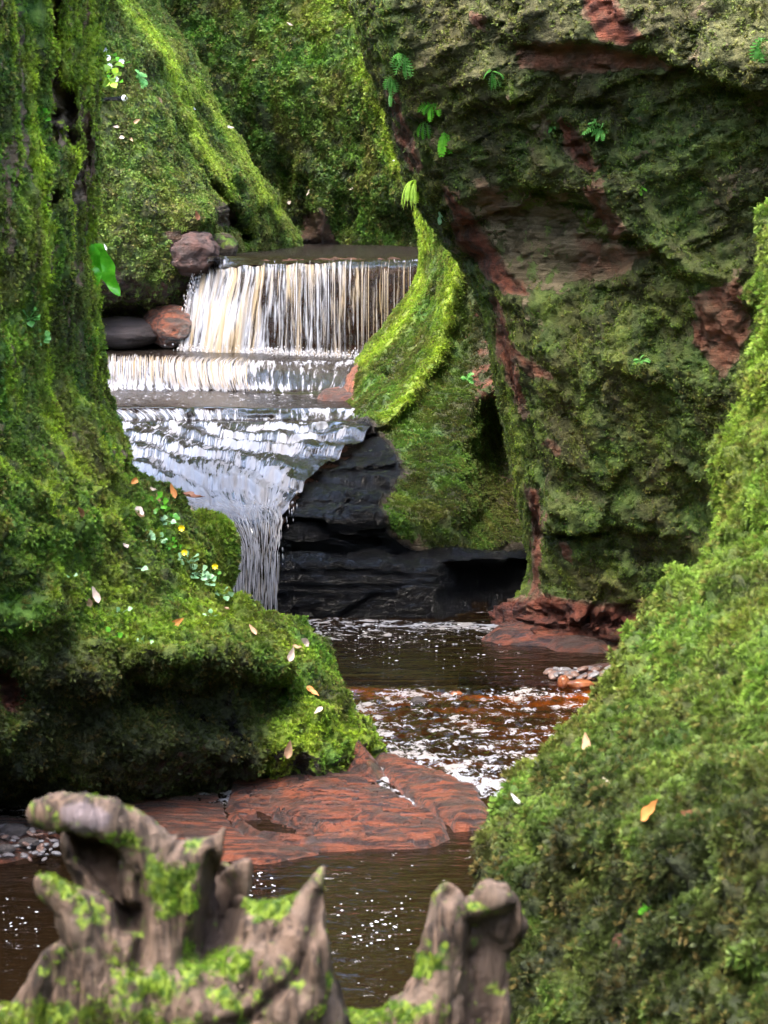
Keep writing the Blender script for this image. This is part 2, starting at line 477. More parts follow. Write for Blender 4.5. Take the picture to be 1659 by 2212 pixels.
def moss_group(kinds):
    ng = bpy.data.node_groups.new('moss_scatter', 'GeometryNodeTree')
    itf = ng.interface
    itf.new_socket('Geometry', in_out='INPUT', socket_type='NodeSocketGeometry')
    itf.new_socket('Geometry', in_out='OUTPUT', socket_type='NodeSocketGeometry')
    N = ng.nodes; L = ng.links
    gi = N.new('NodeGroupInput'); go = N.new('NodeGroupOutput')
    return ng, N, L, gi, go
def add_moss(host, density, smin, smax, kinds=('cushion',), name='moss', parent=None, tilt=0.5, thresh=0.35, keep=None, seed=0, label=None):
    """a moss cover on the host mesh: one object of kind stuff, made by geometry nodes"""
    me = bpy.data.meshes.new(name)
    o = bpy.data.objects.new(name, me); col.objects.link(o)
    o.parent = parent or host
    ng, N, L, gi, go = moss_group(kinds)
    oi = N.new('GeometryNodeObjectInfo'); oi.transform_space = 'ORIGINAL'; oi.inputs['Object'].default_value = host
    na = N.new('GeometryNodeInputNamedAttribute'); na.data_type = 'FLOAT_COLOR'; na.inputs['Name'].default_value = 'mask'
    sc_ = N.new('FunctionNodeSeparateColor'); L.new(na.outputs['Attribute'], sc_.inputs[0])
    vis = N.new('GeometryNodeInputNamedAttribute'); vis.data_type = 'FLOAT'; vis.inputs['Name'].default_value = 'seen'
    mr = N.new('ShaderNodeMapRange'); L.new(sc_.outputs[0], mr.inputs[0])
    mr.inputs[1].default_value = thresh; mr.inputs[2].default_value = 0.8; mr.inputs[3].default_value = 0; mr.inputs[4].default_value = density
    mu = N.new('ShaderNodeMath'); mu.operation = 'MULTIPLY'; L.new(mr.outputs[0], mu.inputs[0]); L.new(vis.outputs['Attribute'], mu.inputs[1])
    dp = N.new('GeometryNodeDistributePointsOnFaces'); dp.distribute_method = 'RANDOM'; dp.inputs['Seed'].default_value = seed
    L.new(oi.outputs['Geometry'], dp.inputs['Mesh']); L.new(mu.outputs[0], dp.inputs['Density'])
    # direction: the surface normal blended with straight up
    add = N.new('ShaderNodeVectorMath'); add.operation = 'ADD'; L.new(dp.outputs['Normal'], add.inputs[0])
    rv = N.new('FunctionNodeRandomValue'); rv.data_type = 'FLOAT_VECTOR'
    rv.inputs[0].default_value = (-0.45, -0.45, tilt - 0.4); rv.inputs[1].default_value = (0.45, 0.45, tilt + 0.4)
    L.new(rv.outputs[0], add.inputs[1])
    al = N.new('FunctionNodeAlignRotationToVector'); al.axis = 'Z'; L.new(add.outputs[0], al.inputs['Vector'])
    rr = N.new('FunctionNodeRotateRotation'); rr.rotation_space = 'LOCAL'
    rz = N.new('FunctionNodeRandomValue'); rz.data_type = 'FLOAT_VECTOR'; rz.inputs[0].default_value = (0, 0, 0); rz.inputs[1].default_value = (0, 0, 6.283); rz.inputs['Seed'].default_value = 5
    er = N.new('FunctionNodeEulerToRotation'); L.new(rz.outputs[0], er.inputs[0])
    L.new(al.outputs[0], rr.inputs[0]); L.new(er.outputs[0], rr.inputs[1])
    rs = N.new('FunctionNodeRandomValue'); rs.data_type = 'FLOAT'; rs.inputs[2].default_value = smin; rs.inputs[3].default_value = smax; rs.inputs['Seed'].default_value = 9
    st = N.new('GeometryNodeStoreNamedAttribute'); st.data_type = 'FLOAT_VECTOR'; st.domain = 'POINT'; st.inputs['Name'].default_value = 'tuft_pos'
    ps = N.new('GeometryNodeInputPosition'); L.new(dp.outputs['Points'], st.inputs['Geometry']); L.new(ps.outputs[0], st.inputs['Value'])
    g2 = N.new('GeometryNodeGeometryToInstance')
    srcs = [s for k in kinds for s in tuft_src[k]]
    for s in srcs:
        so = N.new('GeometryNodeObjectInfo'); so.inputs['Object'].default_value = s; so.inputs['As Instance'].default_value = True
        L.new(so.outputs['Geometry'], g2.inputs[0])
    ip = N.new('GeometryNodeInstanceOnPoints'); ip.inputs['Pick Instance'].default_value = True
    ri = N.new('FunctionNodeRandomValue'); ri.data_type = 'INT'; ri.inputs[4].default_value = 0; ri.inputs[5].default_value = len(srcs) - 1; ri.inputs['Seed'].default_value = 11
    L.new(st.outputs[0], ip.inputs['Points']); L.new(g2.outputs[0], ip.inputs['Instance']); L.new(ri.outputs[2], ip.inputs['Instance Index'])
    L.new(rr.outputs[0], ip.inputs['Rotation']); L.new(rs.outputs[1], ip.inputs['Scale'])
    L.new(ip.outputs[0], go.inputs[0])
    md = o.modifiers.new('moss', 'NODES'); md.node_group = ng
    o['kind'] = 'stuff'
    if label: o['label'] = label
    return o

def seen_attr(G, N, margin=120, back=-0.25):
    """where a viewer near the stream could see the surface: moss is grown only there"""
    px, py = proj(G)
    f = (px > -margin) & (px < 1659 + margin) & (py > -margin) & (py < 2212 + margin)
    d = -(N * ray_dir(G)).sum(-1)
    cl = .25 + .75 * sstep(-.35, .25, fbm(G, 9 * 12 / max(float(np.median(G[..., 1])), 5), 3, .55, 700)) if G.ndim == 3 else 1.0
    return ((f & (d > back)) * cl).astype(np.float32)
def orient(G, N):
    """normals facing the stream (the camera side) on average"""
    return N if (-(N * ray_dir(G)).sum(-1)).mean() > 0 else -N
bvh_cache = []
def finish_rock(name, G, mask, mat, label, cat='rock', kind='structure', nrm=None, dull=0.0):
    N = nrm if nrm is not None else orient(G, normals(G))
    nv, nu = G.shape[:2]
    Fq = grid_faces(nv, nu)
    t = normals(G)
    if (t * N).sum() < 0: Fq = Fq[:, ::-1]
    o = mesh_from(name, G, Fq, mat, attrs={'mask': np.clip(mask, 0, 1), 'seen': seen_attr(G, N), 'dull': np.broadcast_to(np.clip(dull, 0, 1), G.shape[:2])})
    tag(o, label, cat, kind=kind)
    bvh_cache.append(o)
    return o
def wproj(G, amt=13.0, fr=None):
    """picture places jittered by rock-bound noise, so painted patches get ragged edges"""
    q, r = proj(G)
    k = 1.0 / max(float(np.median(G[..., 1])) / 12.0, .4)
    f = fr or 5.0 * k
    return q + amt * 2 * fbm(G, f, 5, .62, 601), r + amt * 2 * fbm(G, f, 5, .62, 602)
def mk(cover, bright=0.0, red=0.0, wet=0.0, shape=None):
    sh = shape or np.shape(cover)
    return np.stack([np.broadcast_to(np.asarray(x, float), sh) for x in (cover, bright, red, wet)], -1).copy()
def push(G, amount):
    """move points away from (+) or towards (-) the open gorge"""
    d = ray_dir(G); d = d * np.array([1, 1, 0.3]); d /= np.linalg.norm(d, axis=-1, keepdims=True)
    return G + d * np.asarray(amount)[..., None]
#@@STRUCTURE
def rear_wall(name, plan, label):
    P2 = np.array(plan, float); t_ = np.arange(len(P2)).astype(float); q = np.linspace(0, len(P2) - 1, 140)
    A_ = smooth_curve(t_, P2, q); zz = np.linspace(-1.3, 7.5, 90)
    G = np.zeros((90, 140, 3)); G[..., :2] = A_[None]; G[..., 2] = zz[:, None]
    N = normals(G); G = G + N * (.9 * fbm(G, .35, 3, .5, 900) + .15 * fbm(G, 1.8, 4, .55, 901))[..., None]
    o = grid_obj(name, G, M_cliff, attrs={'mask': mk(.9 + .3 * fbm(G, 1, 3, .5, 902), .1, 0, .4, (90, 140))})
    tag(o, label, 'rock', kind='structure')
rear_wall('gorge_wall', [(-3.6, 7.5), (-4.6, 4.0), (-5.0, 0.0), (-4.4, -5.0), (-2.5, -9.5), (1.0, -11.5), (4.0, -9.5), (5.6, -5.0), (5.4, 0.0), (5.2, 4.0), (5.4, 7.0)], 'mossy gorge walls continuing round the place where the viewer stands')


# ------------------------------------------------------------------ ground sheet
t = NT('stream_bed'); P = t.pos()
n = t.noise(P, 14, 6, 0.65)
M_bed = t.end(t.bsdf(color=t.mix(t.ramp(n, 0.35, 0.65), (0.16, 0.085, 0.025), (0.38, 0.20, 0.055)), rough=0.7, normal=t.bump(n, 0.8, 0.03)))
M_ground = simple('forest_soil', (0.03, 0.028, 0.015), (0.05, 0.06, 0.02), 3, 0.95, 0.05)
gx = np.linspace(-200, 200, 41); gy = np.linspace(-200, 300, 51)
X, Y = np.meshgrid(gx, gy)
o = grid_obj('ground', np.stack([X, Y, np.full_like(X, -1.2)], -1), M_ground); tag(o, kind='structure')

# ------------------------------------------------------------------ left cliff: a pillar of moss above a mossy bank
rows = [[(-900,-900,8.5),(-250,-900,10.4),(0,-900,11.3),(130,-900,11.9),(212,-900,12.8),(190,-900,14.2),(60,-900,18)]]
def lr(py, sil, Ds, f1, D1, D0=11.2, dy=(0,0,0,0,0,0,0)):
    rows.append([(-900,py,8.3),(-250,py,10.2),(0,py,D0),(f1,py,D1),(sil,py,Ds),(sil-18,py,Ds+1.2),(sil-190,py,18)])
lr(0, 214, 12.9, 125, 12.0); lr(120, 212, 12.9, 125, 12.0); lr(260, 205, 12.9, 120, 11.95); lr(400, 195, 12.8, 112, 11.9)
lr(540, 192, 12.8, 110, 11.8, 11.1); lr(640, 205, 12.8, 115, 11.8, 11.1); lr(760, 214, 12.8, 120, 11.8, 11.0); lr(850, 224, 12.9, 130, 11.8, 11.0)
lr(920, 245, 12.9, 140, 11.7, 10.9); lr(970, 272, 12.8, 150, 11.6, 10.85); lr(1010, 284, 12.9, 160, 11.5, 10.8)
lr(1045, 330, 13.5, 190, 11.5, 10.75); lr(1090, 392, 13.7, 215, 11.5, 10.7); lr(1150, 422, 13.6, 235, 11.45, 10.65)
lr(1230, 450, 13.45, 255, 11.4, 10.7); lr(1300, 500, 13.3, 280, 11.4, 10.75); lr(1345, 590, 13.2, 330, 11.4, 10.8)
lr(1385, 660, 13.1, 390, 11.4, 10.85); lr(1430, 692, 13.0, 420, 11.45, 10.9); lr(1500, 735, 12.8, 440, 11.5, 10.85)
lr(1560, 768, 12.75, 470, 11.55, 10.8); lr(1610, 800, 12.65, 500, 11.6, 10.85); lr(1655, 800, 12.6, 510, 11.7, 10.95); lr(1700, 770, 12.45, 500, 11.9, 11.25)
lr(1760, 760, 12.3, 500, 12.0, 11.7); lr(1880, 760, 12.3, 500, 12.0, 11.7)
G = loft(rows, 450, 640, dense=([0.45,0.9,1.2,1.2,0.9,0.4],[0.12]+[1]*25))
px, py = proj(G)
N = orient(G, normals(G))
pil = 1 - sstep(980, 1080, py)             # the pillar above, the bank below
bank = 1 - pil
# large forms
G = G + N * (0.10 * fbm(G, 1.1, 3) * sstep(0, 200, np.abs(px - 215) + 80))[..., None]
fl = fbm(G, (9, 9, 0.9), 4, 0.55, 5)        # hanging curtains of moss on the pillar
cover = np.ones(px.shape)
amp = 0.07 * pil + 0.02 * bank
G = G + N * (amp * fl * 1.3)[..., None]
# black holes in the pillar
for (hx, hy, rx_, ry_, dp_) in ((128, 110, 16, 130, .16), (150, 230, 14, 45, .14), (122, 290, 12, 30, .12), (150, 300, 12, 24, .12), (90, 430, 14, 24, .14), (163, 420, 9, 60, .08), (178, 340, 8, 80, .07), (128, 30, 10, 60, .1), (170, 570, 8, 30, .06), (15,1500,40,60,.12), (130, 245, 12, 14, .1)):
    w = np.exp(-(((px - hx + 8 * fbm(G, 6, 2, .5, 9)) / rx_) ** 2 + ((py - hy) / ry_) ** 2) ** 1.5)
    G = push(G, w * dp_ * 3.0); cover -= w * 1.1
# knob at the foot of the pillar
for (hx, hy, rx_, ry_, dp_) in ((262, 985, 30, 45, -.16), (215, 960, 40, 40, -.05), (240, 1045, 20, 16, .10), (90, 1320, 90, 60, -.16), (200, 1440, 70, 60, -.20), (60, 1440, 60, 60, -.12), (430, 1390, 120, 50, -.16), (560, 1400, 60, 50, -.12), (640, 1440, 50, 50, -.12), (330, 1420, 60, 50, -.10)):
    w = np.exp(-(((px - hx) / rx_) ** 2 + ((py - hy) / ry_) ** 2))
    G = push(G, w * dp_ * 1.4)
# the undercut dark hollow below the bank's brow
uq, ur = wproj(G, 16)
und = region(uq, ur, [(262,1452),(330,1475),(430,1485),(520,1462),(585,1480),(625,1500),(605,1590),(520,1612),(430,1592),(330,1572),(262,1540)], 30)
G = push(G, und * 0.22)
for (hx, hy, rx_, ry_, dp_) in ((255, 1440, 10, 50, .16), (535, 1470, 10, 40, .1), (610, 1520, 30, 45, .22), (350, 1540, 14, 60, -.12), (180, 1560, 50, 40, .12)):
    w = np.exp(-(((px - hx) / rx_) ** 2 + ((py - hy) / ry_) ** 2)); G = push(G, w * dp_)
# bedding on the low rock
low = sstep(1560, 1640, py) * sstep(240, 330, px)
G = push(G, -0.03 * low * fbm(G, (2, 2, 26), 4, .6, 2, ridged=True))
# moss lumps
G = G + N * ((0.125 * fbm(G, 4.5, 4, 0.55, 3, billow=True) * (0.35 + 0.65 * bank) + 0.05 * bank * fbm(G, 2.2, 2, .5, 12) + 0.014 * fbm(G, 26, 3, .5, 8, billow=True)) )[..., None]
up = np.clip(normals(G)[..., 2] * np.sign((normals(G) * N).sum(-1)), -1, 1)
px, py = wproj(G, 9)
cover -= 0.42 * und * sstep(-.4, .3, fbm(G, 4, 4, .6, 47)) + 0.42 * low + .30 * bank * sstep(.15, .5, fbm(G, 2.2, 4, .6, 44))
strip = 1 - sstep(0, 22, np.abs(px - (188 - 6 * np.sin(py / 90)))); strip *= (py < 620)
cover -= 0.55 * strip * sstep(-.2, .3, fbm(G, (8, 8, 2), 3, .5, 31))
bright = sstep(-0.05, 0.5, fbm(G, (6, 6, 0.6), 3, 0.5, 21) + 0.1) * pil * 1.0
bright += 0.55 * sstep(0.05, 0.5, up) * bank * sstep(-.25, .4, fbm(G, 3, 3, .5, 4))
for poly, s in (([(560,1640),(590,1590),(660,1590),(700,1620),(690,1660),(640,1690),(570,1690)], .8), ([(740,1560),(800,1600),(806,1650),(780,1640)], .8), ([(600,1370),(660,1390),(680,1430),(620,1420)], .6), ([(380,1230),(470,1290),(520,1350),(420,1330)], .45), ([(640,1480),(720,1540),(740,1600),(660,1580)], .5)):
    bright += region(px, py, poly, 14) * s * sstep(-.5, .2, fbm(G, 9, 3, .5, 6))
red = 0.25 * strip + sstep(.25, .5, fbm(G, (5, 5, 1.2), 3, .5, 14)) * pil * .3 + bank * .7 * sstep(1340, 1500, py) * (1 - sstep(520, 640, px)) * sstep(-.7, .0, fbm(G, 3, 4, .6, 48)) * 1.4 + .4 * bank * sstep(.1, .4, fbm(G, 4, 4, .6, 49)) * (1 - sstep(560, 700, px))
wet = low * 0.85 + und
cover -= (.08 + 0.62 * sstep(.02, .4, fbm(G, (8, 8, .8), 4, .6, 41))) * pil
dullm = .55 * pil * sstep(-.1, .4, fbm(G, (4, 4, .8), 3, .5, 45)) + bank * sstep(1330, 1480, py) * (1 - sstep(480, 620, px)) * .55 + .35 * bank * sstep(0, .4, fbm(G, 2, 4, .6, 46))
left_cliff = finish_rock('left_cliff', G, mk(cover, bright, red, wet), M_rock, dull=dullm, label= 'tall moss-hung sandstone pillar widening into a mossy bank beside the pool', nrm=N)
tag(add_moss(left_cliff, 4200, 0.014, 0.031, ('cushion', 'feather'), tilt=0.1, seed=1))

# ------------------------------------------------------------------ right cliff: the big overhanging wall
rows = []
def rr_(py, sil, Ds, f, back=(120, 330)):
    """f: distances of the face at the four places right of the edge"""
    rows.append([(sil + back[1], py, Ds + 6), (sil + back[0] * .5, py, Ds + 2.0), (sil, py, Ds), (sil + 75, py, f[0]), (sil + 250, py, f[1]), (sil + 520, py, f[2]), (max(sil + 850, 1760), py, f[3]), (2700, py, 10.0)])
rr_(-900, 720, 15.6, (15.0,14.7,14.2,13.6)); rr_(0, 788, 15.8, (15.1,14.75,14.2,13.6)); rr_(90, 808, 15.8, (15.2,14.8,14.25,13.65)); rr_(170, 832, 15.9, (15.3,14.9,14.35,13.75))
rr_(270, 868, 16.0, (15.4,15.0,14.45,13.85)); rr_(400, 906, 16.1, (15.5,15.15,14.6,13.95)); rr_(520, 985, 16.2, (15.6,15.2,14.7,14.0))
rr_(650, 1048, 16.2, (15.5,15.2,14.6,14.1)); rr_(770, 1076, 16.2, (15.55,15.2,14.7,14.3)); rr_(900, 1104, 16.3, (15.65,15.3,14.8,14.5))
rr_(1060, 1132, 16.45, (15.85,15.5,15.1,14.9)); rr_(1170, 1150, 16.5, (15.95,15.65,15.3,15.1)); rr_(1250, 1156, 16.6, (16.05,15.8,15.5,15.3))
rr_(1300, 1125, 16.8, (16.2,15.9,15.6,15.5)); rr_(1340, 1092, 17.0, (16.4,16.05,15.7,15.6)); rr_(1400, 1040, 17.2, (16.5,16.1,15.8,15.7)); rr_(1480, 1040, 17.2, (16.5,16.2,15.9,15.8))
G = loft(rows, 490, 560, dense=([0.25,0.7,1.3,1.2,1.1,0.9,0.15],[0.12]+[1]*15))
px, py = proj(G); N = orient(G, normals(G))
fx = (px - 800) / 860
G = G + N * (0.12 * fbm(G, 0.9, 3, .5, 51) * sstep(0, 120, np.abs(px - np.interp(py, [r[2][1] for r in rows], [r[2][0] for r in rows])) + 20))[..., None]
def step_line(G, line, amp, above=200, soft=10, wob=6):
    """rock above the line stands out by amp, fading with distance above it"""
    q, r = proj(G)
    q = q + wob * fbm(G, 3, 3, .5, 77) * 3; r = r + wob * fbm(G, 3, 3, .5, 78) * 3
    L = np.array(line, float)
    yl = np.interp(q, L[:, 0], L[:, 1], left=1e4, right=1e4)
    inx = sstep(L[0, 0] - 1, L[0, 0] + 60, q) * (1 - sstep(L[-1, 0] - 60, L[-1, 0] + 1, q))
    dd = np.where(yl > 5e3, -1e3, yl - r)
    w = sstep(-soft, soft, dd) * (1 - sstep(above * .35, above, dd)) * inx
    return push(G, -amp * w)
G = step_line(G, [(1080,100),(1180,95),(1260,88),(1330,100),(1400,110),(1480,130),(1560,165),(1700,215),(1900,260)], 0.17, 420, 9, 5)
G = step_line(G, [(1490,180),(1540,165),(1620,190),(1900,215)], 0.15, 160, 6)
G = step_line(G, [(970,220),(1080,215),(1190,205)], 0.14, 120, 6)
G = step_line(G, [(1100,410),(1200,400),(1300,415)], 0.10, 110, 8)
G = step_line(G, [(1060,600),(1150,620),(1240,610),(1330,590),(1420,545)], 0.0, 10)
G = step_line(G, [(1560,640),(1660,630),(1800,600)], 0.08, 120, 6)
G = step_line(G, [(1130,1175),(1180,1160),(1270,1155),(1340,1160),(1480,1150)], 0.10, 110, 5)
G = step_line(G, [(1260,806),(1330,800),(1400,812),(1440,790)], 0.05, 60, 4)
G = step_line(G, [(1180,690),(1240,665),(1330,655),(1400,645)], -0.04, 50, 6)
px, py = proj(G)
# the hollow bowl under the upper slab, and the diagonal ribs
bowl = region(px, py, [(1030,430),(1120,410),(1250,440),(1330,520),(1400,545),(1340,590),(1240,615),(1120,618),(1080,560)], 45)
G = push(G, bowl * 0.20)
rib = region(px, py, [(1275,260),(1310,240),(1345,330),(1400,420),(1500,560),(1560,600),(1480,600),(1400,520),(1350,480),(1290,400)], 16)
G = push(G, -rib * 0.16)
sl = region(px, py, [(1190,260),(1230,250),(1280,330),(1285,380),(1250,360),(1215,320)], 8); G = push(G, sl * 0.12)
band = region(px, py, [(955,400),(985,420),(1040,500),(1120,610),(1135,640),(1105,632),(1050,590),(990,520)], 6); G = push(G, -band * 0.05 * fbm(G, (3, 3, 3), 2, .5, 60) + band * 0.04)
for line, wd, am in (([(935,330),(960,420),(1000,520),(1060,620)], 12, .10), ([(1060,650),(1085,760),(1120,860),(1145,960),(1160,1080),(1165,1160)], 9, .10), ([(1400,545),(1395,620),(1385,660)], 8, .07), ([(1480,600),(1500,680),(1500,760)], 8, .05), ([(1330,800),(1300,830),(1310,900)], 6, .03), ([(1300,1260),(1290,1300),(1280,1330)], 6, .1)):
    d_, s_ = poly_dist(px + 8 * fbm(G, 4, 2, .5, 5) * 3, py, line); G = push(G, am * 1.3 * np.exp(-(d_ / wd) ** 2))
for (hx, hy, rx_, ry_, dp_) in ((1215, 1160, 38, 8, .30), (1305, 1158, 26, 7, .25), (1185, 1160, 12, 10, .2), (1020, 560, 22, 14, .1), (1270, 530, 40, 18, -.05)):
    w = np.exp(-(((px - hx) / rx_) ** 2 + ((py - hy) / ry_) ** 2)); G = push(G, w * dp_)
# bedding that dips to the right, blocky lower wall
q = G @ np.array([[math.cos(.5), 0, -math.sin(.5)], [0, 1, 0], [math.sin(.5), 0, math.cos(.5)]])
upper = 1 - sstep(520, 700, py)
G = G + N * (upper * (0.05 * fbm(q, (1.2, 1.2, 6), 5, .58, 61, ridged=True) + .05 * fbm(q, (2.4, 2.4, 3), 4, .55, 66)))[..., None]
G = G + N * ((1 - upper) * 0.06 * fbm(G, (2.4, 2.4, 3.4), 5, .55, 62, billow=True) + (1 - upper) * 0.05 * fbm(G, (11, 11, 1.6), 3, .5, 65))[..., None]
base = sstep(1285, 1330, py)
G = G + N * (base * 0.10 * fbm(G, (4, 4, 9), 4, .6, 63, ridged=True))[..., None]
silw = sstep(0, 170, px - np.interp(py, [r[2][1] for r in rows], [r[2][0] for r in rows]) ) * .85 + .15
G = G + N * silw[..., None] * (upper * .06 * facets(q, (1.5, 1.5, 2.6), 5.1) + upper * .03 * facets(q, (4.5, 4.5, 8), 9.2) + (1 - upper) * (1 - base) * (.07 * facets(G, (2.2, 2.2, 1.6), 2.3) + .022 * facets(G, (7, 7, 5), 4.4)) + base * .07 * facets(G, (4, 4, 9), 8.8))[..., None]
G = G + N * (0.012 * fbm(G, 20, 4, .55, 64, billow=True) * (1 - base * .5))[..., None]
px, py = wproj(G, 11)
cover = 0.80 + 0.0 * px
red = np.zeros(px.shape)
nz = fbm(G, 5, 4, .55, 70)
for poly, s in (([(1255,-20),(1330,0),(1345,40),(1400,85),(1340,95),(1285,85),(1262,40)], 1.0), ([(1020,30),(1050,40),(1045,65),(1015,55)], 1), ([(1110,100),(1260,92),(1400,120),(1450,150),(1300,160),(1130,150)], .75),
                ([(1205,250),(1240,270),(1283,340),(1290,385),(1250,360),(1215,320)], .9), ([(1255,400),(1290,395),(1350,500),(1330,520),(1280,450)], .7), ([(955,400),(985,420),(1040,500),(1120,610),(1135,640),(1105,632),(1050,590),(990,520)], .95),
                ([(838,185),(852,180),(880,280),(905,360),(895,370),(862,300)], .9), ([(1060,640),(1080,650),(1100,740),(1150,780),(1200,830),(1150,810),(1115,770),(1145,900),(1130,910),(1095,820),(1070,720)], .85), ([(1140,1060),(1165,1060),(1172,1160),(1165,1290),(1148,1290),(1150,1180)], .9),
                ([(1500,640),(1600,600),(1620,720),(1560,830),(1520,760)], .7), ([(1490,690),(1530,720),(1540,780),(1500,740)], .8), ([(1220,1170),(1240,1185),(1240,1220),(1222,1200)], .9), ([(1170,950),(1200,960),(1215,990),(1180,965)], .8),
                ([(1250,520),(1400,545),(1330,590),(1240,600)], .55), ([(1000,370),(1060,380),(1110,470),(1060,470)], .4), ([(1040,1290),(1200,1290),(1350,1310),(1500,1300),(1500,1420),(1040,1420)], 1.0)):
    m = region(px, py, poly, 9 if s > .6 else 20) * s * sstep(-.9, .1, nz + .2)
    red = np.maximum(red, m); cover -= m * 1.05
cover -= 0.45 * bowl + .34 * upper * sstep(.0, .5, fbm(q, (1.8, 1.8, 5), 4, .6, 71)) + .22 * (1 - upper) * sstep(.1, .5, fbm(G, (3, 3, 2), 4, .6, 75))
cover -= .5 * sstep(1270, 1330, py) * sstep(-.3, .3, nz)
grey = region(px, py, [(880,-20),(1750,-20),(1750,230),(1560,160),(1300,100),(1000,200),(870,120)], 30)
bright = 0.34 * (1 - upper) * sstep(-.1, .5, fbm(G, (7, 7, 1.4), 3, .5, 72)) * (1 - sstep(1000, 1150, py)) + .5 * sstep(1170, 1200, py) * sstep(-.1, .4, fbm(G, 4, 3, .5, 73)) * (1 - sstep(1330, 1360, py))
bright += .35 * upper * sstep(.15, .5, fbm(q, (1.6, 1.6, 4), 3, .5, 74)) * (1 - grey)
ed = 1 - sstep(0, 60, px - np.interp(py, [r[2][1] for r in rows], [r[2][0] for r in rows])); bright += ed * .25 * sstep(640, 720, py)
right_cliff = finish_rock('right_cliff', G, mk(cover, bright, red, base * .35), M_cliff, dull=.42 + .55 * grey + .25 * upper * sstep(-.3, .4, nz), label= 'huge overhanging mossy sandstone wall with bare red patches above the pool', nrm=N)
add_moss(right_cliff, 1700, 0.008, 0.022, ('cushion', 'leafy'), tilt=0.0, seed=2, thresh=.4)

# ------------------------------------------------------------------ middle cliff: ridge beside the falls, dark alcove, wet black ledges
rows = []
def mr(py, a): rows.append([(x, py, d) for x, d in a])
mr(180, [(1000,27),(905,24),(885,22.9),(925,22.1),(1020,21.6),(1200,20.8),(1500,19.5)])
mr(375, [(1000,27),(898,24),(878,22.8),(925,22),(1010,21.5),(1200,20.8),(1500,19.5)])
mr(455, [(1000,27),(915,24),(900,22.6),(945,21.8),(1010,21.4),(1200,20.8),(1500,19.5)])
mr(560, [(1000,27),(930,24),(914,22.5),(965,21.6),(1020,21.2),(1200,20.8),(1500,19.5)])
mr(640, [(990,27),(905,24),(890,22.3),(968,21.3),(1020,21.0),(1200,20.8),(1500,19.5)])
mr(710, [(970,27),(860,24),(838,22.1),(950,21.1),(1010,20.95),(1200,20.8),(1500,19.5)])
mr(770, [(920,27),(815,24),(792,21.9),(930,20.8),(1010,20.75),(1200,20.6),(1500,19.3)])
mr(830, [(900,27),(780,23.5),(760,21.7),(900,20.5),(1000,20.5),(1200,20.4),(1500,19.2)])
mr(870, [(860,26),(775,23),(752,21.4),(860,20.25),(980,20.2),(1200,20.2),(1500,19.1)])
mr(915, [(700,24),(690,22),(700,20.95),(835,20.1),(960,19.95),(1190,20.0),(1500,19)])
mr(960, [(600,23),(630,21),(670,20.2),(780,19.65),(930,19.6),(1190,19.7),(1500,18.9)])
mr(1010, [(500,22),(560,20.4),(625,19.3),(760,18.95),(920,19.1),(1190,19.4),(1500,18.7)])
mr(1070, [(450,21),(530,19.7),(600,18.45),(760,18.2),(910,18.5),(1190,19.0),(1500,18.5)])
mr(1125, [(420,20.5),(500,19),(582,17.95),(740,17.8),(900,18.1),(1190,18.6),(1500,18.2)])
mr(1170, [(420,20),(500,18.9),(580,17.95),(740,17.9),(900,18.1),(1190,18.5),(1500,18)])
mr(1205, [(420,20),(500,18.8),(578,17.95),(740,17.9),(900,18.0),(1190,18.35),(1500,17.8)])
mr(1222, [(420,20),(500,18.6),(575,17.55),(740,17.45),(900,17.5),(1100,17.9),(1500,17.5)])
mr(1335, [(400,19.5),(500,18.2),(572,17.3),(740,17.25),(900,17.2),(1100,17.3),(1500,17.2)])
mr(1420, [(400,19.5),(500,18.2),(572,17.2),(740,17.2),(900,17.1),(1100,17.2),(1500,17.1)])
G = loft(rows, 410, 520, dense=([0.2,0.6,1.3,1.2,1,.5],[.4]+[1]*17))
px, py = proj(G); N = orient(G, normals(G))
sil = np.interp(py, [r[2][1] for r in rows], [r[2][0] for r in rows])
G = G + N * (0.14 * fbm(G, 0.9, 3, .5, 81) * sstep(10, 80, px - sil))[..., None]
# bright ridges falling to the left, like roots
for line, wd, am in (([(935,440),(948,520),(935,620),(870,700),(790,790)], 14, .10), ([(985,540),(978,620),(962,700),(940,770),(890,840),(835,900),(760,960)], 18, .24), ([(1060,620),(1066,700),(1072,800)], 12, .12), ([(1130,870),(1060,900),(985,960)], 9, .12), ([(905,400),(912,460),(910,520)], 12, .12)):
    d_, s_ = poly_dist(px + 5 * fbm(G, 3, 2, .5, 15) * 3, py, line); G = push(G, -am * np.exp(-(d_ / wd) ** 2))
for line, wd, am in (([(955,520),(945,620),(905,720),(850,800),(800,850)], 14, .14), ([(745,880),(770,830),(800,800),(850,815)], 7, .10), ([(1010,600),(1010,760),(1040,860)], 14, .04)):
    d_, s_ = poly_dist(px, py, line); G = push(G, am * np.exp(-(d_ / wd) ** 2))
# alcove
alc = region(px, py, [(1060,900),(1130,860),(1250,900),(1250,1190),(1100,1190),(1040,1130),(1035,1000)], 50); G = push(G, alc * 1.7)
lowd = region(px, py, [(960,1235),(1250,1225),(1250,1345),(1090,1345),(960,1310)], 30); G = push(G, lowd * 0.8)
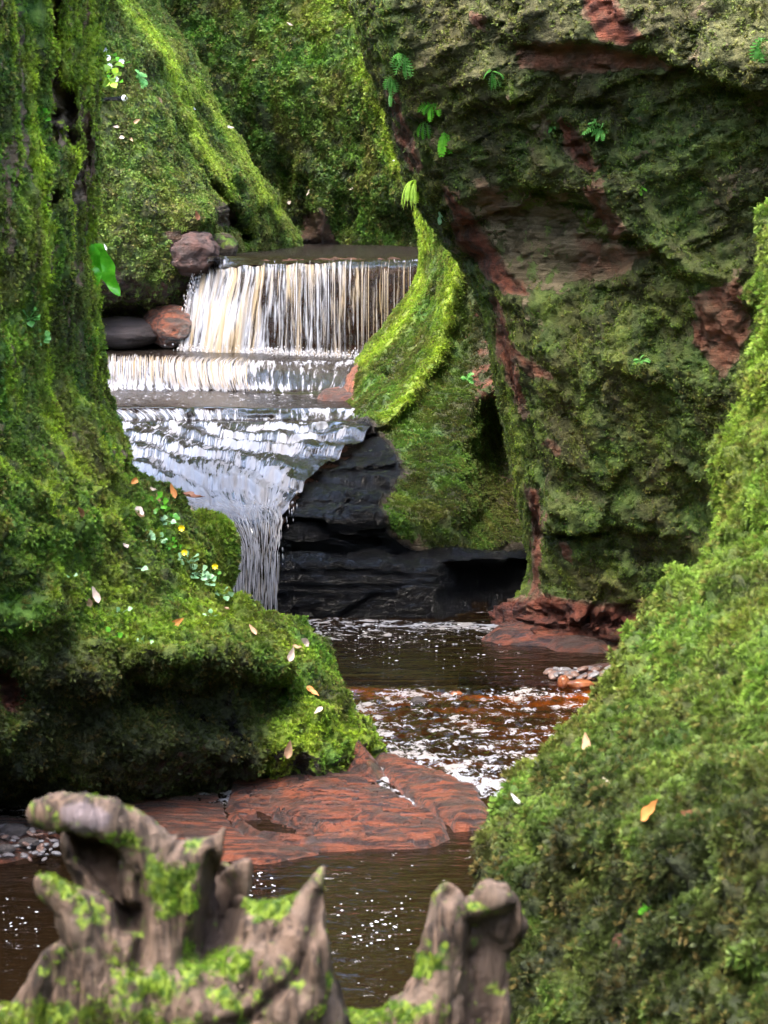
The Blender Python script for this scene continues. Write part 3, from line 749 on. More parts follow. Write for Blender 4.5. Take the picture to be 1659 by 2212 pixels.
# dark overhang slot above the lowest band
for line, wd, am in (([(560,1205),(700,1200),(900,1203),(1160,1200)], 9, .22), ([(590,1130),(640,1126),(695,1132)], 6, .2), ([(700,1140),(780,1160),(850,1180)], 8, .10), ([(575,1180),(700,1186),(880,1190)], 8, .12), ([(560,1285),(700,1290),(850,1282)], 4, .05), ([(735,1330),(790,1300),(805,1290)], 5, .1), ([(735,1110),(810,1010),(850,960)], 6, .06), ([(660,990),(740,962),(840,925)], 5, .10), ([(630,1050),(730,1030),(850,1015)], 5, .10), ([(600,1095),(700,1085),(840,1090)], 5, .08), ([(590,1245),(760,1240),(1100,1250)], 4, .06), ([(570,1265),(720,1268),(960,1262)], 3, .05)):
    d_, s_ = poly_dist(px, py + 6 * fbm(G, 3, 3, .5, 25), line); G = push(G, am * np.exp(-(d_ / wd) ** 2))
wetm = region(px, py, [(500,1000),(640,1000),(700,930),(800,900),(850,960),(880,1020),(830,1090),(850,1150),(920,1190),(1200,1200),(1300,1400),(400,1420)], 18)
G = G + N * (wetm * (0.06 * fbm(G, (1.3, 1.3, 7), 5, .62, 83, ridged=True) + .03 * fbm(G, (5, 5, 10), 5, .62, 84) + .035 * facets(G, (1.3, 1.3, 5), 6.1) + .022 * facets(G, (4, 4, 12), 3.1)))[..., None]
G = G + N * ((1 - wetm) * (0.05 * fbm(G, 3.4, 4, .5, 85, billow=True) + 0.016 * fbm(G, 16, 4, .55, 86, billow=True)))[..., None]
px, py = wproj(G, 9)
nz = fbm(G, 4, 4, .55, 87)
cover = .95 - wetm * .95 + .42 * wetm * sstep(-.1, .4, nz) * sstep(690, 860, px) * (1 - sstep(1110, 1180, py)) - .35 * alc
right_dry = region(px, py, [(1010,600),(1080,640),(1110,800),(1090,880),(1020,880),(1000,760)], 30)
cover -= .60 * right_dry * sstep(-.3, .3, nz) + .3 * sstep(.1, .5, fbm(G, 2, 4, .6, 89))
bright = np.zeros(px.shape)
for line, wd, s in (([(915,520),(912,600),(880,680),(830,740),(770,800),(750,840)], 20, .8), ([(985,540),(978,620),(962,700),(940,770),(890,840),(835,900)], 22, .95), ([(905,380),(905,460),(925,540)], 26, .7), ([(1060,620),(1066,700)], 12, .35)):
    d_, s_ = poly_dist(px, py, line); bright = np.maximum(bright, s * np.exp(-(d_ / (wd * .75)) ** 2) * sstep(-.7, .3, nz + .1))
bright += .14 * region(px, py, [(840,560),(960,540),(960,700),(850,800),(760,860),(760,820),(850,720)], 25) * sstep(.0, .4, nz)
red = .6 * right_dry + .6 * region(px, py, [(915,545),(935,550),(925,600),(905,590)], 6) + region(px, py, [(700,780),(790,785),(770,860),(690,862)], 8) * .8
cover -= .9 * region(px, py, [(690,780),(775,785),(765,862),(690,866)], 10)
middle_cliff = finish_rock('middle_cliff', G, mk(cover, bright, red, wetm), M_rock, dull=.2 + .5 * alc + .5 * right_dry, label= 'mossy ridged rock beside the waterfall with a dark alcove and wet black ledges', nrm=N)
add_moss(middle_cliff, 2200, 0.014, 0.032, ('cushion',), tilt=0.3, seed=3, thresh=.4)

# ------------------------------------------------------------------ far left cliff: mossy spur with a bright ridge
rows = []
def dr(py, a, bk): rows.append([(-400, py, 22.5), (0, py, 23.6)] + [(x, py, d) for x, d in a] + [(a[-1][0] - bk, py, 34)])
dr(-1100, [(90,24.6),(130,25.2),(170,26.2),(215,28.6)], 20)
dr(-300, [(130,24.6),(190,25.2),(232,26.2),(290,28.6)], 30); dr(0, [(180,24.6),(230,25.1),(268,26.0),(333,28.6)], 35); dr(125, [(200,24.5),(300,25.1),(366,26.2),(415,28.6)], 35)
dr(240, [(200,24.4),(325,25.0),(402,26.3),(468,28.8)], 35); dr(320, [(200,24.3),(335,24.9),(437,26.3),(523,28.9)], 35); dr(385, [(200,24.2),(350,24.8),(487,26.4),(552,29.2)], 35)
dr(450, [(200,24.15),(370,24.7),(495,26.2),(600,29.6)], 40); dr(528, [(200,24.1),(370,24.6),(480,26.0),(640,30.3)], 50); dr(600, [(200,24.1),(350,24.6),(440,25.6),(645,30.6)], 50)
dr(655, [(200,24.3),(320,24.6),(410,25.4),(640,30.8)], 50); dr(700, [(200,26.6),(300,26.6),(400,26.6),(640,31)], 50); dr(790, [(200,26.6),(300,26.6),(400,26.6),(640,31)], 50)
G = loft(rows, 330, 420, dense=([.3,.8,1.1,1.2,1,.3],[.1,.6]+[1]*10))
px, py = proj(G); N = orient(G, normals(G))
G = G + N * (0.15 * fbm(G, 0.8, 3, .5, 91))[..., None]
for line, wd, am in (([(180,-80),(268,5),(366,125),(402,240),(437,320),(487,385),(492,450)], 18, -.42), ([(380,150),(440,230),(500,330),(560,420),(610,480)], 12, -.22), ([(478,410),(508,450),(535,515)], 13, .8), ([(575,385),(600,430),(625,480)], 10, .5), ([(455,215),(480,300),(500,350)], 10, .12), ([(430,520),(455,500)], 14, .15)):
    d_, s_ = poly_dist(px + 5 * fbm(G, 2, 2, .5, 16) * 3, py, line); G = push(G, am * np.exp(-(d_ / wd) ** 2))
for (hx, hy, rx_, ry_, dp_) in ((500, 490, 18, 14, .5), (405, 290, 14, 20, .15), (465, 410, 10, 20, .15), (440, 465, 36, 38, -.35)):
    w = np.exp(-(((px - hx) / rx_) ** 2 + ((py - hy) / ry_) ** 2)); G = push(G, w * dp_)
G = G + N * ((0.09 * fbm(G, 2.6, 4, .5, 92, billow=True) + 0.03 * fbm(G, 11, 4, .55, 93, billow=True)))[..., None]
px, py = wproj(G, 6); nz = fbm(G, 3, 4, .55, 94)
foot = region(px, py, [(230,560),(300,590),(330,620),(420,560),(440,620),(440,760),(150,800),(180,620)], 25)
bare = region(px, py, [(355,500),(400,500),(470,520),(470,570),(400,585),(380,545)], 6)
bare2 = region(px, py, [(460,425),(500,440),(520,480),(500,500),(465,490)], 10)
cover = .95 - .5 * foot - bare - .6 * bare2
bright = np.zeros(px.shape)
for line, wd, s in (([(180,-80),(268,5),(366,125),(402,240),(437,320),(487,385),(492,430)], 15, 1.0), ([(420,180),(470,260),(520,330),(560,410),(600,460)], 14, .6)):
    d_, s_ = poly_dist(px, py, line); bright = np.maximum(bright, s * np.exp(-(d_ / wd) ** 2) * sstep(-.7, .3, nz + .3))
bright += .30 * sstep(0, .4, nz) * sstep(180, 330, py) * (1 - foot)
far_left_cliff = finish_rock('far_left_cliff', G, mk(cover, bright, np.maximum(.3 * bare, .55 * foot + .35 * sstep(.1, .4, fbm(G, 2.5, 4, .6, 96))), np.maximum(bare * .6, foot * .8)), M_rock, dull=.30 + .4 * sstep(-.1, .4, fbm(G, 1.5, 4, .6, 95)) * sstep(150, 250, py), label= 'sloping mossy spur with a bright yellow-green ridge left of the upper fall', nrm=N)
add_moss(far_left_cliff, 2000, 0.018, 0.040, ('cushion', 'leafy'), tilt=0.4, seed=4, thresh=.4)

# ------------------------------------------------------------------ back cliff closing the gorge
rows = []
for py_, k in ((-1500, 1.2), (-400, .5), (0, 0), (200, -.3), (350, -.2), (470, 0), (540, .3), (640, .3)):
    rows.append([(-300,py_,36+k),(300,py_,33.5+k),(520,py_,32.6+k),(640,py_,32.0+k),(740,py_,31.6+k),(840,py_,30.6+k),(930,py_,29.5+k),(1500,py_,27+k)])
G = loft(rows, 290, 310, dense=([.4,.8,1,1,1,1,.3],[.15,.5,1,1,1,1,1]))
px, py = proj(G); N = orient(G, normals(G))
G = G + N * (0.30 * fbm(G, .7, 3, .5, 101))[..., None]
for (hx, hy, rx_, ry_, dp_) in ((690, 480, 22, 70, -.5), (655, 450, 12, 60, .3), (735, 470, 14, 60, .3), (600, 400, 26, 60, .5), (760, 520, 60, 20, -.3), (870, 480, 40, 50, .4), (870, 340, 24, 160, -.3), (640,520,30,12,-.5)):
    w = np.exp(-(((px - hx) / rx_) ** 2 + ((py - hy) / ry_) ** 2)); G = push(G, w * dp_)
G = G + N * ((0.13 * fbm(G, 2.2, 4, .5, 102, billow=True) + 0.045 * fbm(G, 9, 4, .55, 103, billow=True)))[..., None]
px, py = wproj(G, 6); nz = fbm(G, 2.4, 4, .55, 104)
bare = region(px, py, [(655,455),(700,450),(725,520),(740,545),(640,545),(650,500)], 12)
cover = .98 - .8 * bare - .3 * sstep(490, 540, py)
bright = .55 * region(px, py, [(640,-30),(900,-30),(900,180),(860,300),(780,200),(700,120)], 50) * sstep(-.3, .3, nz) + .6 * region(px, py, [(800,220),(860,260),(895,380),(870,390),(830,330)], 16)
back_cliff = finish_rock('back_cliff', G, mk(cover, bright, np.maximum(.35 * bare, .5 * sstep(150, 420, py) * sstep(-.4, .3, fbm(G, 1.3, 4, .6, 106)) + .4 * sstep(0, .4, fbm(G, 3, 3, .6, 107))), bare * .4 + .5 * sstep(500, 540, py)), M_rock, dull=.35 * sstep(-.2, .4, fbm(G, 1, 3, .5, 105)), label= 'shady leaf-covered cliff closing the gorge behind the upper pool', nrm=N)
add_moss(back_cliff, 1000, 0.024, 0.060, ('leafy', 'cushion'), tilt=0.5, seed=5, thresh=.4)

# ------------------------------------------------------------------ right bank: mossy slope in the foreground
rows = []
Rt = [(-900,1760,10.6),(-100,1725,10.2),(300,1672,9.9),(385,1658,9.8),(470,1636,9.75),(560,1618,9.7),(700,1606,9.6),(830,1576,9.55),(950,1552,9.5),(1060,1530,9.4),(1180,1494,9.3),(1240,1445,9.25),(1310,1384,9.2),(1430,1312,9.0),(1500,1268,8.9),(1570,1220,8.8),(1630,1150,8.65),(1690,1086,8.5),(1760,1044,8.35),(1850,1022,8.2),(1950,1014,8.1),(2080,1010,8.0),(2212,1010,7.95),(2400,1000,7.9),(2900,980,7.9)]
Rt = [(a, b + (42 if a < 1300 else 26), c) for a, b, c in Rt]
for py_, s, D in Rt:
    rows.append([(s + 500, py_, D + 5), (s + 70, py_, D + 1.4), (s, py_, D), (s + 90, py_, D - .55), (s + 330, py_, D - 1.35), (s + 760, py_, D - 2.4), (s + 1700, py_, D - 4)])
G = loft(rows, 390, 560, dense=([.15,.6,1.3,1.2,1,.35],[.08,.5]+[1]*20+[.7,.2]))
px, py = proj(G); N = orient(G, normals(G))
sil = np.interp(py, [r[0] for r in Rt], [r[1] for r in Rt])
G = G + N * (0.10 * fbm(G, 1.6, 3, .5, 111) * sstep(5, 60, px - sil))[..., None]
G = G + N * (0.15 * fbm(G, 4.0, 4, .58, 112, billow=True) - .02 + .04 * fbm(G, 2, 2, .5, 117) + 0.016 * fbm(G, 22, 3, .55, 113, billow=True))[..., None]
for (hx, hy, rx_, ry_, dp_) in ((1380, 1650, 14, 22, .10), (1650, 1590, 20, 14, .1), (1240, 1900, 50, 40, .12), (1480, 2080, 60, 50, .16), (1590, 2130, 40, 50, .16), (1380, 1960, 40, 50, .12), (1110, 1860, 20, 60, .08), (1300, 2080, 30, 70, .12)):
    w = np.exp(-(((px - hx) / rx_) ** 2 + ((py - hy) / ry_) ** 2)); G = push(G, w * dp_)
px, py = proj(G); nz = fbm(G, 3, 4, .55, 114)
upg = sstep(2150, 1350, py)
cover = 1.0 - .45 * sstep(.0, .4, fbm(G, 3, 4, .6, 115)) * (1 - .75 * upg)
bright = (.04 + .16 * upg) * sstep(-.4, .4, nz) + .16 * region(px, py, [(1560,700),(1680,600),(1700,1100),(1540,1150)], 40)
bright *= (1 - .9 * sstep(1600, 1900, py))
right_bank = finish_rock('right_bank', G, mk(cover, bright, np.clip(1.0 * sstep(1350, 1850, py) * sstep(-.5, .25, fbm(G, 3, 4, .6, 118)) + .5 * sstep(.1, .4, fbm(G, 5, 4, .6, 119)), 0, 1), 0, px.shape), M_rock, dull=.25 + .3 * (1 - upg) * sstep(-.4, .3, fbm(G, 2, 4, .6, 116)), label= 'steep near bank covered in long feathery bright green moss', nrm=N)  # moss darkens downwards: shade of the steep bank put into the colour
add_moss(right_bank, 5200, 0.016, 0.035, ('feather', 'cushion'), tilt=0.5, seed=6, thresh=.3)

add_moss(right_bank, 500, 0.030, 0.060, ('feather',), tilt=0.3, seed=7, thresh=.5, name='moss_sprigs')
add_moss(left_cliff, 350, 0.030, 0.055, ('feather',), tilt=0.0, seed=8, thresh=.6, name='moss_sprigs')

#@@WATER
# ------------------------------------------------------------------ water
def water_material(name, clear=(0.78, 0.48, 0.20), dark=(0.010, 0.0055, 0.0025), foam_a=(0.40, 0.41, 0.455), foam_b=(0.34, 0.24, 0.11), u_sc=36.0, v_sc=3.2, bumps=((5, 16, 0.02),), rough=0.04, flow=False, tan=0.35, lo=0.46, hi=0.60):
    t = NT(name)
    foam = t.attr('foam').outputs['Fac']; depth = t.attr('depth').outputs['Fac']
    if flow:
        fv = t.attr('flow').outputs['Vector']
        s1 = t.noise(t.mapping(fv, (u_sc, v_sc, 1)), 1.0, 5, 0.62, 0.3)
        s2 = t.noise(t.mapping(fv, (u_sc * 0.3, v_sc * 0.5, 1)), 1.0, 3, 0.6, 0.3)
        s3 = t.noise(t.mapping(fv, (u_sc * 2.3, v_sc * 4, 1)), 1.0, 4, 0.7)
    else:
        P = t.pos()
        s1 = t.noise(t.mapping(P, (11, 12, 11)), 1.0, 6, 0.72, 0.6)
        s2 = t.noise(P, 3, 3, 0.6)
        s3 = t.noise(P, 60, 3, 0.7)
    k = t.math('ADD', t.math('MULTIPLY', s1, 1.6), t.math('ADD', t.math('MULTIPLY', s2, 0.6), t.math('MULTIPLY', s3, 0.6)))
    k = t.math('SUBTRACT', k, 0.91)
    f = t.ramp(t.math('ADD', k, foam), lo, hi)
    body = t.n('ShaderNodeBsdfDiffuse'); body.inputs[0].default_value = (*dark, 1)
    tr = t.n('ShaderNodeBsdfTransparent'); tr.inputs[0].default_value = (*clear, 1)
    m1 = t.n('ShaderNodeMixShader'); t.l(depth, m1.inputs[0]); t.l(tr.outputs[0], m1.inputs[1]); t.l(body.outputs[0], m1.inputs[2])
    nb = None
    P = t.pos()
    if flow:
        nb = t.bump(t.math('MULTIPLY', t.math('ADD', s1, t.math('MULTIPLY', s3, 0.4)), t.attr('chop').outputs['Fac']), 0.9, 0.03)
    else:
        for (a, b, d) in bumps:
            nb = t.bump(t.noise(t.mapping(P, (a, b, a)), 1.0, 3, 0.55, 0.3), 0.8, d, nb)
    gl = t.n('ShaderNodeBsdfGlossy'); gl.inputs['Roughness'].default_value = rough; t.l(nb, gl.inputs['Normal'])
    fr = t.n('ShaderNodeFresnel'); fr.inputs[0].default_value = 1.34; t.l(nb, fr.inputs['Normal'])
    m2 = t.n('ShaderNodeMixShader'); t.l(t.math('MULTIPLY', fr.outputs[0], 0.42 if flow else 0.95), m2.inputs[0]); t.l(m1.outputs[0], m2.inputs[1]); t.l(gl.outputs[0], m2.inputs[2])
    fc = t.mix(t.math('MULTIPLY', t.ramp(s2, 0.42, 0.62), tan), foam_a, foam_b)
    df = t.bsdf(color=fc, rough=0.5, normal=nb, spec=0.4)
    tl = t.n('ShaderNodeBsdfTranslucent'); t.l(fc, tl.inputs[0])
    m4 = t.n('ShaderNodeMixShader'); m4.inputs[0].default_value = 0.3; t.l(df, m4.inputs[1]); t.l(tl.outputs[0], m4.inputs[2])
    f = t.math('MULTIPLY', f, 0.88)
    m3 = t.n('ShaderNodeMixShader'); t.l(f, m3.inputs[0]); t.l(m2.outputs[0], m3.inputs[1]); t.l(m4.outputs[0], m3.inputs[2])
    return t.end(m3.outputs[0])

M_pool = water_material('peaty_pool_water', bumps=((3.2, 8, 0.022), (13, 22, 0.008)))
M_flow = water_material('running_water', flow=True, u_sc=30, v_sc=1.7, lo=.36, hi=.74, tan=0.85, clear=(0.4, 0.24, 0.12), rough=0.12)
M_slide = water_material('sliding_water', flow=True, u_sc=20, v_sc=2.2, tan=0.25, lo=.40, hi=.66, clear=(0.25, 0.17, 0.11), rough=0.18, foam_a=(0.38, 0.40, 0.47))
M_fallrock = rock_material('wet_fall_rock', (0.05, 0.028, 0.014), (0.11, 0.06, 0.025))

# main pool: real ripples and chop, foam where the falls land and with painted sky glints where the rapid breaks
gx = np.linspace(-3.4, 3.4, 420); gd = np.linspace(0, 1, 430)
gd = 7.0 + 12.0 * gd
X, Y = np.meshgrid(gx, gd)
G = np.stack([X, Y, np.zeros_like(X)], -1)
px, py = proj(G)
Z0 = np.zeros_like(X)
rapid = sstep(1484, 1510, py) * (1 - sstep(1720, 1800, py))
chop = fbm(G, (4.5, 8, 1), 4, .55, 200, ridged=True)
slow = fbm(G, (1.4, 5, 1), 3, .5, 201)
rough_ = rapid * (0.6 + 0.5 * sstep(1600, 1690, py))
Z = 0.006 * fbm(G, (2.5, 8, 1), 3, .5, 202) + rough_ * (0.042 * chop + 0.02 * slow)
Z += 0.018 * rapid * fbm(G, (13, 22, 1), 3, .55, 206, ridged=True)
farr = 1 - sstep(1345, 1420, py)
Z += farr * 0.014 * fbm(G, (7, 14, 1), 3, .5, 203)
Z += 0.03 * np.exp(-((py - 1492) / 14) ** 2)          # the lip of the rapid
foam = -0.28 + 0 * X
foam += .26 * np.exp(-((py - (1338 + (px - 520) * 0.022)) / 7.5) ** 2) * sstep(480, 540, px)
foam += .20 * farr * sstep(1345, 1355, py) + .03 * farr
foam += rapid * (.10 + .12 * sstep(1560, 1700, py) + .14 * chop)  # broken foam plus sky sparkle painted white on the chop
foam += .12 * np.exp(-(((px - 1030) / 75) ** 2 + ((py - (1705 + (px - 1000) * .12)) / 26) ** 2))
foam += .22 * np.exp(-(((px - 1300) / 90) ** 2 + ((py - 1388) / 5) ** 2)) + .09 * np.exp(-((py - 1508) / 7) ** 2) * sstep(730, 780, px)
foam += .30 * np.exp(-(((px - 540) / 60) ** 2 + ((py - 1325) / 16) ** 2))
amber = np.exp(-((py - (1462 + (px - 730) * .055)) / 26) ** 2)
shallow = np.clip(amber + .30 * rapid, 0, 1)
bedz = -0.42 + 0.36 * amber + .18 * rapid
dep = np.clip(.96 - .90 * amber - .55 * rapid * sstep(-.3, .4, fbm(G, (2, 5, 1), 3, .5, 205)), 0, 1)
near = sstep(1790, 1850, py); dep = np.maximum(dep - .2 * near * 0, 0)
G[..., 2] = Z
pool = grid_obj('water', G, M_pool, attrs={'foam': foam, 'depth': dep}); tag(pool, 'dark peaty brown pool and small rapid between the mossy banks', 'pool', kind='structure')
sub = np.stack([X, Y, bedz + .03 * fbm(G, 3, 4, .5, 207)], -1)[::4, ::4]
tag(grid_obj('stream_bed', sub, M_bed), kind='structure')

def flow_uv(G):
    u = np.concatenate([np.zeros((G.shape[0], 1)), np.cumsum(np.linalg.norm(np.diff(G, axis=1), axis=-1), 1)], 1)
    u = u - u[:, :1] * 0
    um = u[len(u) // 3][None, :] + 0 * u
    v = np.concatenate([np.zeros((1, G.shape[1])), np.cumsum(np.linalg.norm(np.diff(G, axis=0), axis=-1), 0)], 0)
    return np.stack([um, v], -1)

# upper pool above the fall
rows = [[(380, y, None) for y in ()]]
rows = []
for py_, z in ((534, 2.42), (545, 2.42), (556, 2.42)):
    pass
def row_z(pxs, pys, zs):
    w = [pz(x, y, z) for x, y, z in zip(pxs, pys, zs)]
    return [(x, y, float(p[1])) for x, y, p in zip(pxs, pys, w)]
upx = (448, 468, 520, 640, 760, 900, 1010)
rows = [row_z(upx, (524, 524, 524, 524, 525, 526, 526), (2.42,) * 7),
        row_z(upx, (535, 535, 535, 536, 536, 538, 540), (2.42,) * 7),
        row_z(upx, (560, 556, 553, 552, 552, 553, 556), (2.415,) * 7),
        [(448,576,25.1),(468,573,24.92),(520,569,24.75),(640,563,24.5),(760,561,24.15),(900,560,23.75),(1010,560,23.5)],
        [(448,584,25.0),(468,579,24.82),(520,575,24.65),(640,569,24.4),(760,567,24.05),(900,566,23.65),(1010,566,23.4)]]
G = loft(rows, 260, 150, curve_v=pchip, dense=([1, 1], [.6, 1, 1, 1]))
px, py = proj(G)
G[..., 2] += .004 * fbm(G, (3, 6, 1), 3, .5, 210) + .02 * fbm(G, (8, 9, 1), 3, .5, 211) * (sstep(548, 560, py) + (1 - sstep(440, 560, px)) * .8)
G = push(G, -.05 * np.exp(-((px - 480) / 60) ** 2) * sstep(545, 560, py))
foam = -.60 + .62 * sstep(556, 566, py) * sstep(-.4, .5, fbm(G, (2.5, 1, 1), 3, .5, 212)) + .26 * (1 - sstep(420, 560, px)) * sstep(538, 550, py)
foam += .30 * np.exp(-((py - 563) / 5) ** 2) * sstep(740, 800, px)
up_water = grid_obj('upper_water', G, M_slide, attrs={'foam': foam, 'depth': .9 + 0 * foam, 'flow': flow_uv(G), 'chop': np.clip(sstep(552, 562, py) + .8 * (1 - sstep(430, 560, px)), .08, 1)})
tag(up_water, 'dark upper pool sliding towards the lip of the main waterfall', 'pool', kind='structure')

# the main waterfall: curtain + free strands + the ledge it falls over
def fall_rows(k=0.0):
    return [[(405,586,25.1+k),(520,576,24.6+k),(640,570,24.35+k),(760,567,24.0+k),(900,566,23.6+k),(1010,566,23.35+k)],
            [(412,596,24.98+k),(520,588,24.5+k),(640,583,24.25+k),(760,580,23.9+k),(900,578,23.5+k),(1010,578,23.25+k)],
            [(404,660,24.8+k),(505,660,24.38+k),(640,655,24.15+k),(760,655,23.82+k),(900,655,23.44+k),(1010,655,23.2+k)],
            [(388,758,24.62+k),(490,764,24.28+k),(640,772,24.08+k),(760,778,23.78+k),(900,785,23.42+k),(1010,785,23.18+k)]]
G = loft(fall_rows(), 420, 180); px, py = proj(G)
G0 = G.copy(); N = orient(G, normals(G)); uv = flow_uv(G)
U3 = np.stack([uv[..., 0], uv[..., 1], 0 * px], -1)
streak = fbm(U3, (22, 1.6, 1), 4, .6, 220); big = fbm(U3, (3.5, 0.7, 1), 3, .5, 221)
down = sstep(575, 760, py)
G = G + N * ((.035 * streak + .07 * big) * (.3 + .7 * down))[..., None]
G = push(G, -.16 * np.exp(-((px - 470) / 55) ** 2) * down)
G[..., 2] += (1 - sstep(566, 640, py)) * .045 * fbm(U3 * np.array([1, 0, 1]), (5, 1, 1), 3, .55, 222)
left = 1 - sstep(500, 760, px)
foam = -.13 + .20 * left + .16 * streak + .30 * np.exp(-(((px - 470) / 60) ** 2 + ((py - 690) / 70) ** 2)) - .12 * sstep(740, 800, px) * (1 - .0)
foam += .16 * np.exp(-(((px - 690) / 60) ** 2)) * (1 - sstep(640, 740, py)) + .25 * sstep(745, 768, py) * (px < 780)
foam -= .35 * np.exp(-(((px - 822) / 9) ** 2)) + .25 * np.exp(-(((px - 795) / 6) ** 2))
wf = grid_obj('waterfall', G, M_flow, attrs={'foam': foam, 'depth': .25 + 0 * foam, 'flow': uv, 'chop': 1 + 0 * foam})
tag(wf, 'wide curtain of white and tan water falling over the upper rock ledge', 'waterfall')
curtain_G = G0
Gr = loft(fall_rows(.28), 160, 90); pr, qr = proj(Gr)
Gr = Gr + (orient(Gr, normals(Gr)) * (.09 * fbm(Gr, (3, 3, 8), 4, .6, 223, ridged=True))[..., None])
ledge = grid_obj('fall_ledge', Gr, M_fallrock, attrs={'mask': mk(0, 0, .25, .45, pr.shape), 'seen': np.zeros(pr.shape)})
tag(ledge, 'dark brown rock face showing through the right half of the main waterfall', 'rock ledge', kind='structure')

def strand_material(name, a, b):
    t = NT(name); rn = t.attr('tone').outputs['Fac']
    c = t.mix(rn, a, b)
    d = t.bsdf(color=c, rough=0.18, spec=0.8)
    tl = t.n('ShaderNodeBsdfTranslucent'); t.l(c, tl.inputs[0])
    m = t.n('ShaderNodeMixShader'); m.inputs[0].default_value = .3; t.l(d, m.inputs[1]); t.l(tl.outputs[0], m.inputs[2])
    return t.end(m.outputs[0])
M_strand = strand_material('falling_water_strand', (0.50, 0.51, 0.57), (0.42, 0.29, 0.12))
def strands(name, Gs, n, w0, w1, parent, weight=None, tone=None, seg=10, lmin=.3, lmax=1.0, off=.05, seed=0, label=None):
    """thin tapering threads of water hanging just in front of a falling sheet Gs (rows run down)"""
    r = np.random.default_rng(seed)
    nv, nu = Gs.shape[:2]; Ns = orient(Gs, normals(Gs))
    V, Fq, T = [], [], []
    cnt = 0; tries = 0
    while cnt < n and tries < n * 12:
        tries += 1
        u = r.uniform(2, nu - 3)
        if weight is not None and r.uniform() > weight(u / nu): continue
        L = r.uniform(lmin, lmax); a = r.uniform(0, 1 - L); w = r.uniform(w0, w1) * (1.3 - a)
        tt = np.linspace(a, a + L, seg); rowi = np.clip(tt * (nv - 1), 0, nv - 1.001)
        drift = np.linspace(0, 1, seg) * r.normal(0, .8) + r.normal(0, .05, seg); uu = np.clip(u + drift, 0, nu - 1.001)
        i0 = rowi.astype(int); j0 = uu.astype(int); fi = (rowi - i0)[:, None]
        Pm = Gs[i0, j0] * (1 - fi) + Gs[np.minimum(i0 + 1, nv - 1), j0] * fi
        Nm = Ns[i0, j0]; o_ = r.uniform(.2, 1) * off
        Pm = Pm + Nm * o_
        W = w * np.sin(np.linspace(0.12, np.pi - .05, seg)) ** .6 * r.uniform(.75, 1.25, seg)
        side = np.array([1.0, -.4, 0.0]); side /= np.linalg.norm(side)
        b = len(V)
        for k in range(seg):
            V += [Pm[k] - side * W[k], Pm[k] + Nm[k] * W[k] * .9, Pm[k] + side * W[k], Pm[k] - Nm[k] * W[k] * .5]
        for k in range(seg - 1):
            q = b + 4 * k
            for e in range(4):
                Fq.append((q + e, q + (e + 1) % 4, q + 4 + (e + 1) % 4, q + 4 + e))
        tn = (tone(u / nu) if tone else .3) + r.normal(0, .22)
        T += [np.clip(tn, 0, 1)] * (4 * seg); cnt += 1
    o = mesh_from(name, V, Fq, M_strand, parent=parent, attrs={'tone': T})
    o['kind'] = 'stuff'
    return o
strands('water_strands', curtain_G, 130, .0010, .0032, wf, weight=lambda u: .35 + .65 * (u > .5), tone=lambda u: .15 + .75 * sstep(.40, .85, u), seed=31, off=.06, seg=6, lmin=.12, lmax=.9)

def splash(name, centres, n, parent, spread=(.1, .06, .05), size=(.004, .014), seed=0, stretch=1.0):
    r = np.random.default_rng(seed)
    oc = np.array([(1,0,0),(-1,0,0),(0,1,0),(0,-1,0),(0,0,1),(0,0,-1)], float)
    of = [(0,2,4),(2,1,4),(1,3,4),(3,0,4),(2,0,5),(1,2,5),(3,1,5),(0,3,5)]
    V, Fq, T = [], [], []
    for _ in range(n):
        c = centres[r.integers(len(centres))] + r.normal(size=3) * spread
        s = r.uniform(*size); b = len(V)
        M = oc * s * np.array([1, 1, stretch * r.uniform(.8, 1.6)])
        V += list(c + M); Fq += [(b + a_, b + b_, b + c_) for a_, b_, c_ in of]; T += [r.uniform(0, .4)] * 6
    o = mesh_from(name, V, Fq, M_strand, parent=parent, attrs={'tone': T})
    if parent is None or name != '': o['kind'] = 'stuff'
    return o
base_pts = np.array([pts(x, y, d) for x, y, d in zip(np.linspace(395, 840, 40), np.linspace(752, 776, 40), np.linspace(24.5, 23.4, 40))])
splash('splash_drops', base_pts, 1300, wf, (.07, .06, .028), (.003, .010), 33)
edge_pts = np.array([pts(x, y, 24.8) for x, y in zip(np.linspace(425, 398, 20), np.linspace(600, 750, 20))])
splash('spray_drops', edge_pts, 260, wf, (.05, .04, .05), (.004, .012), 34, 1.8)

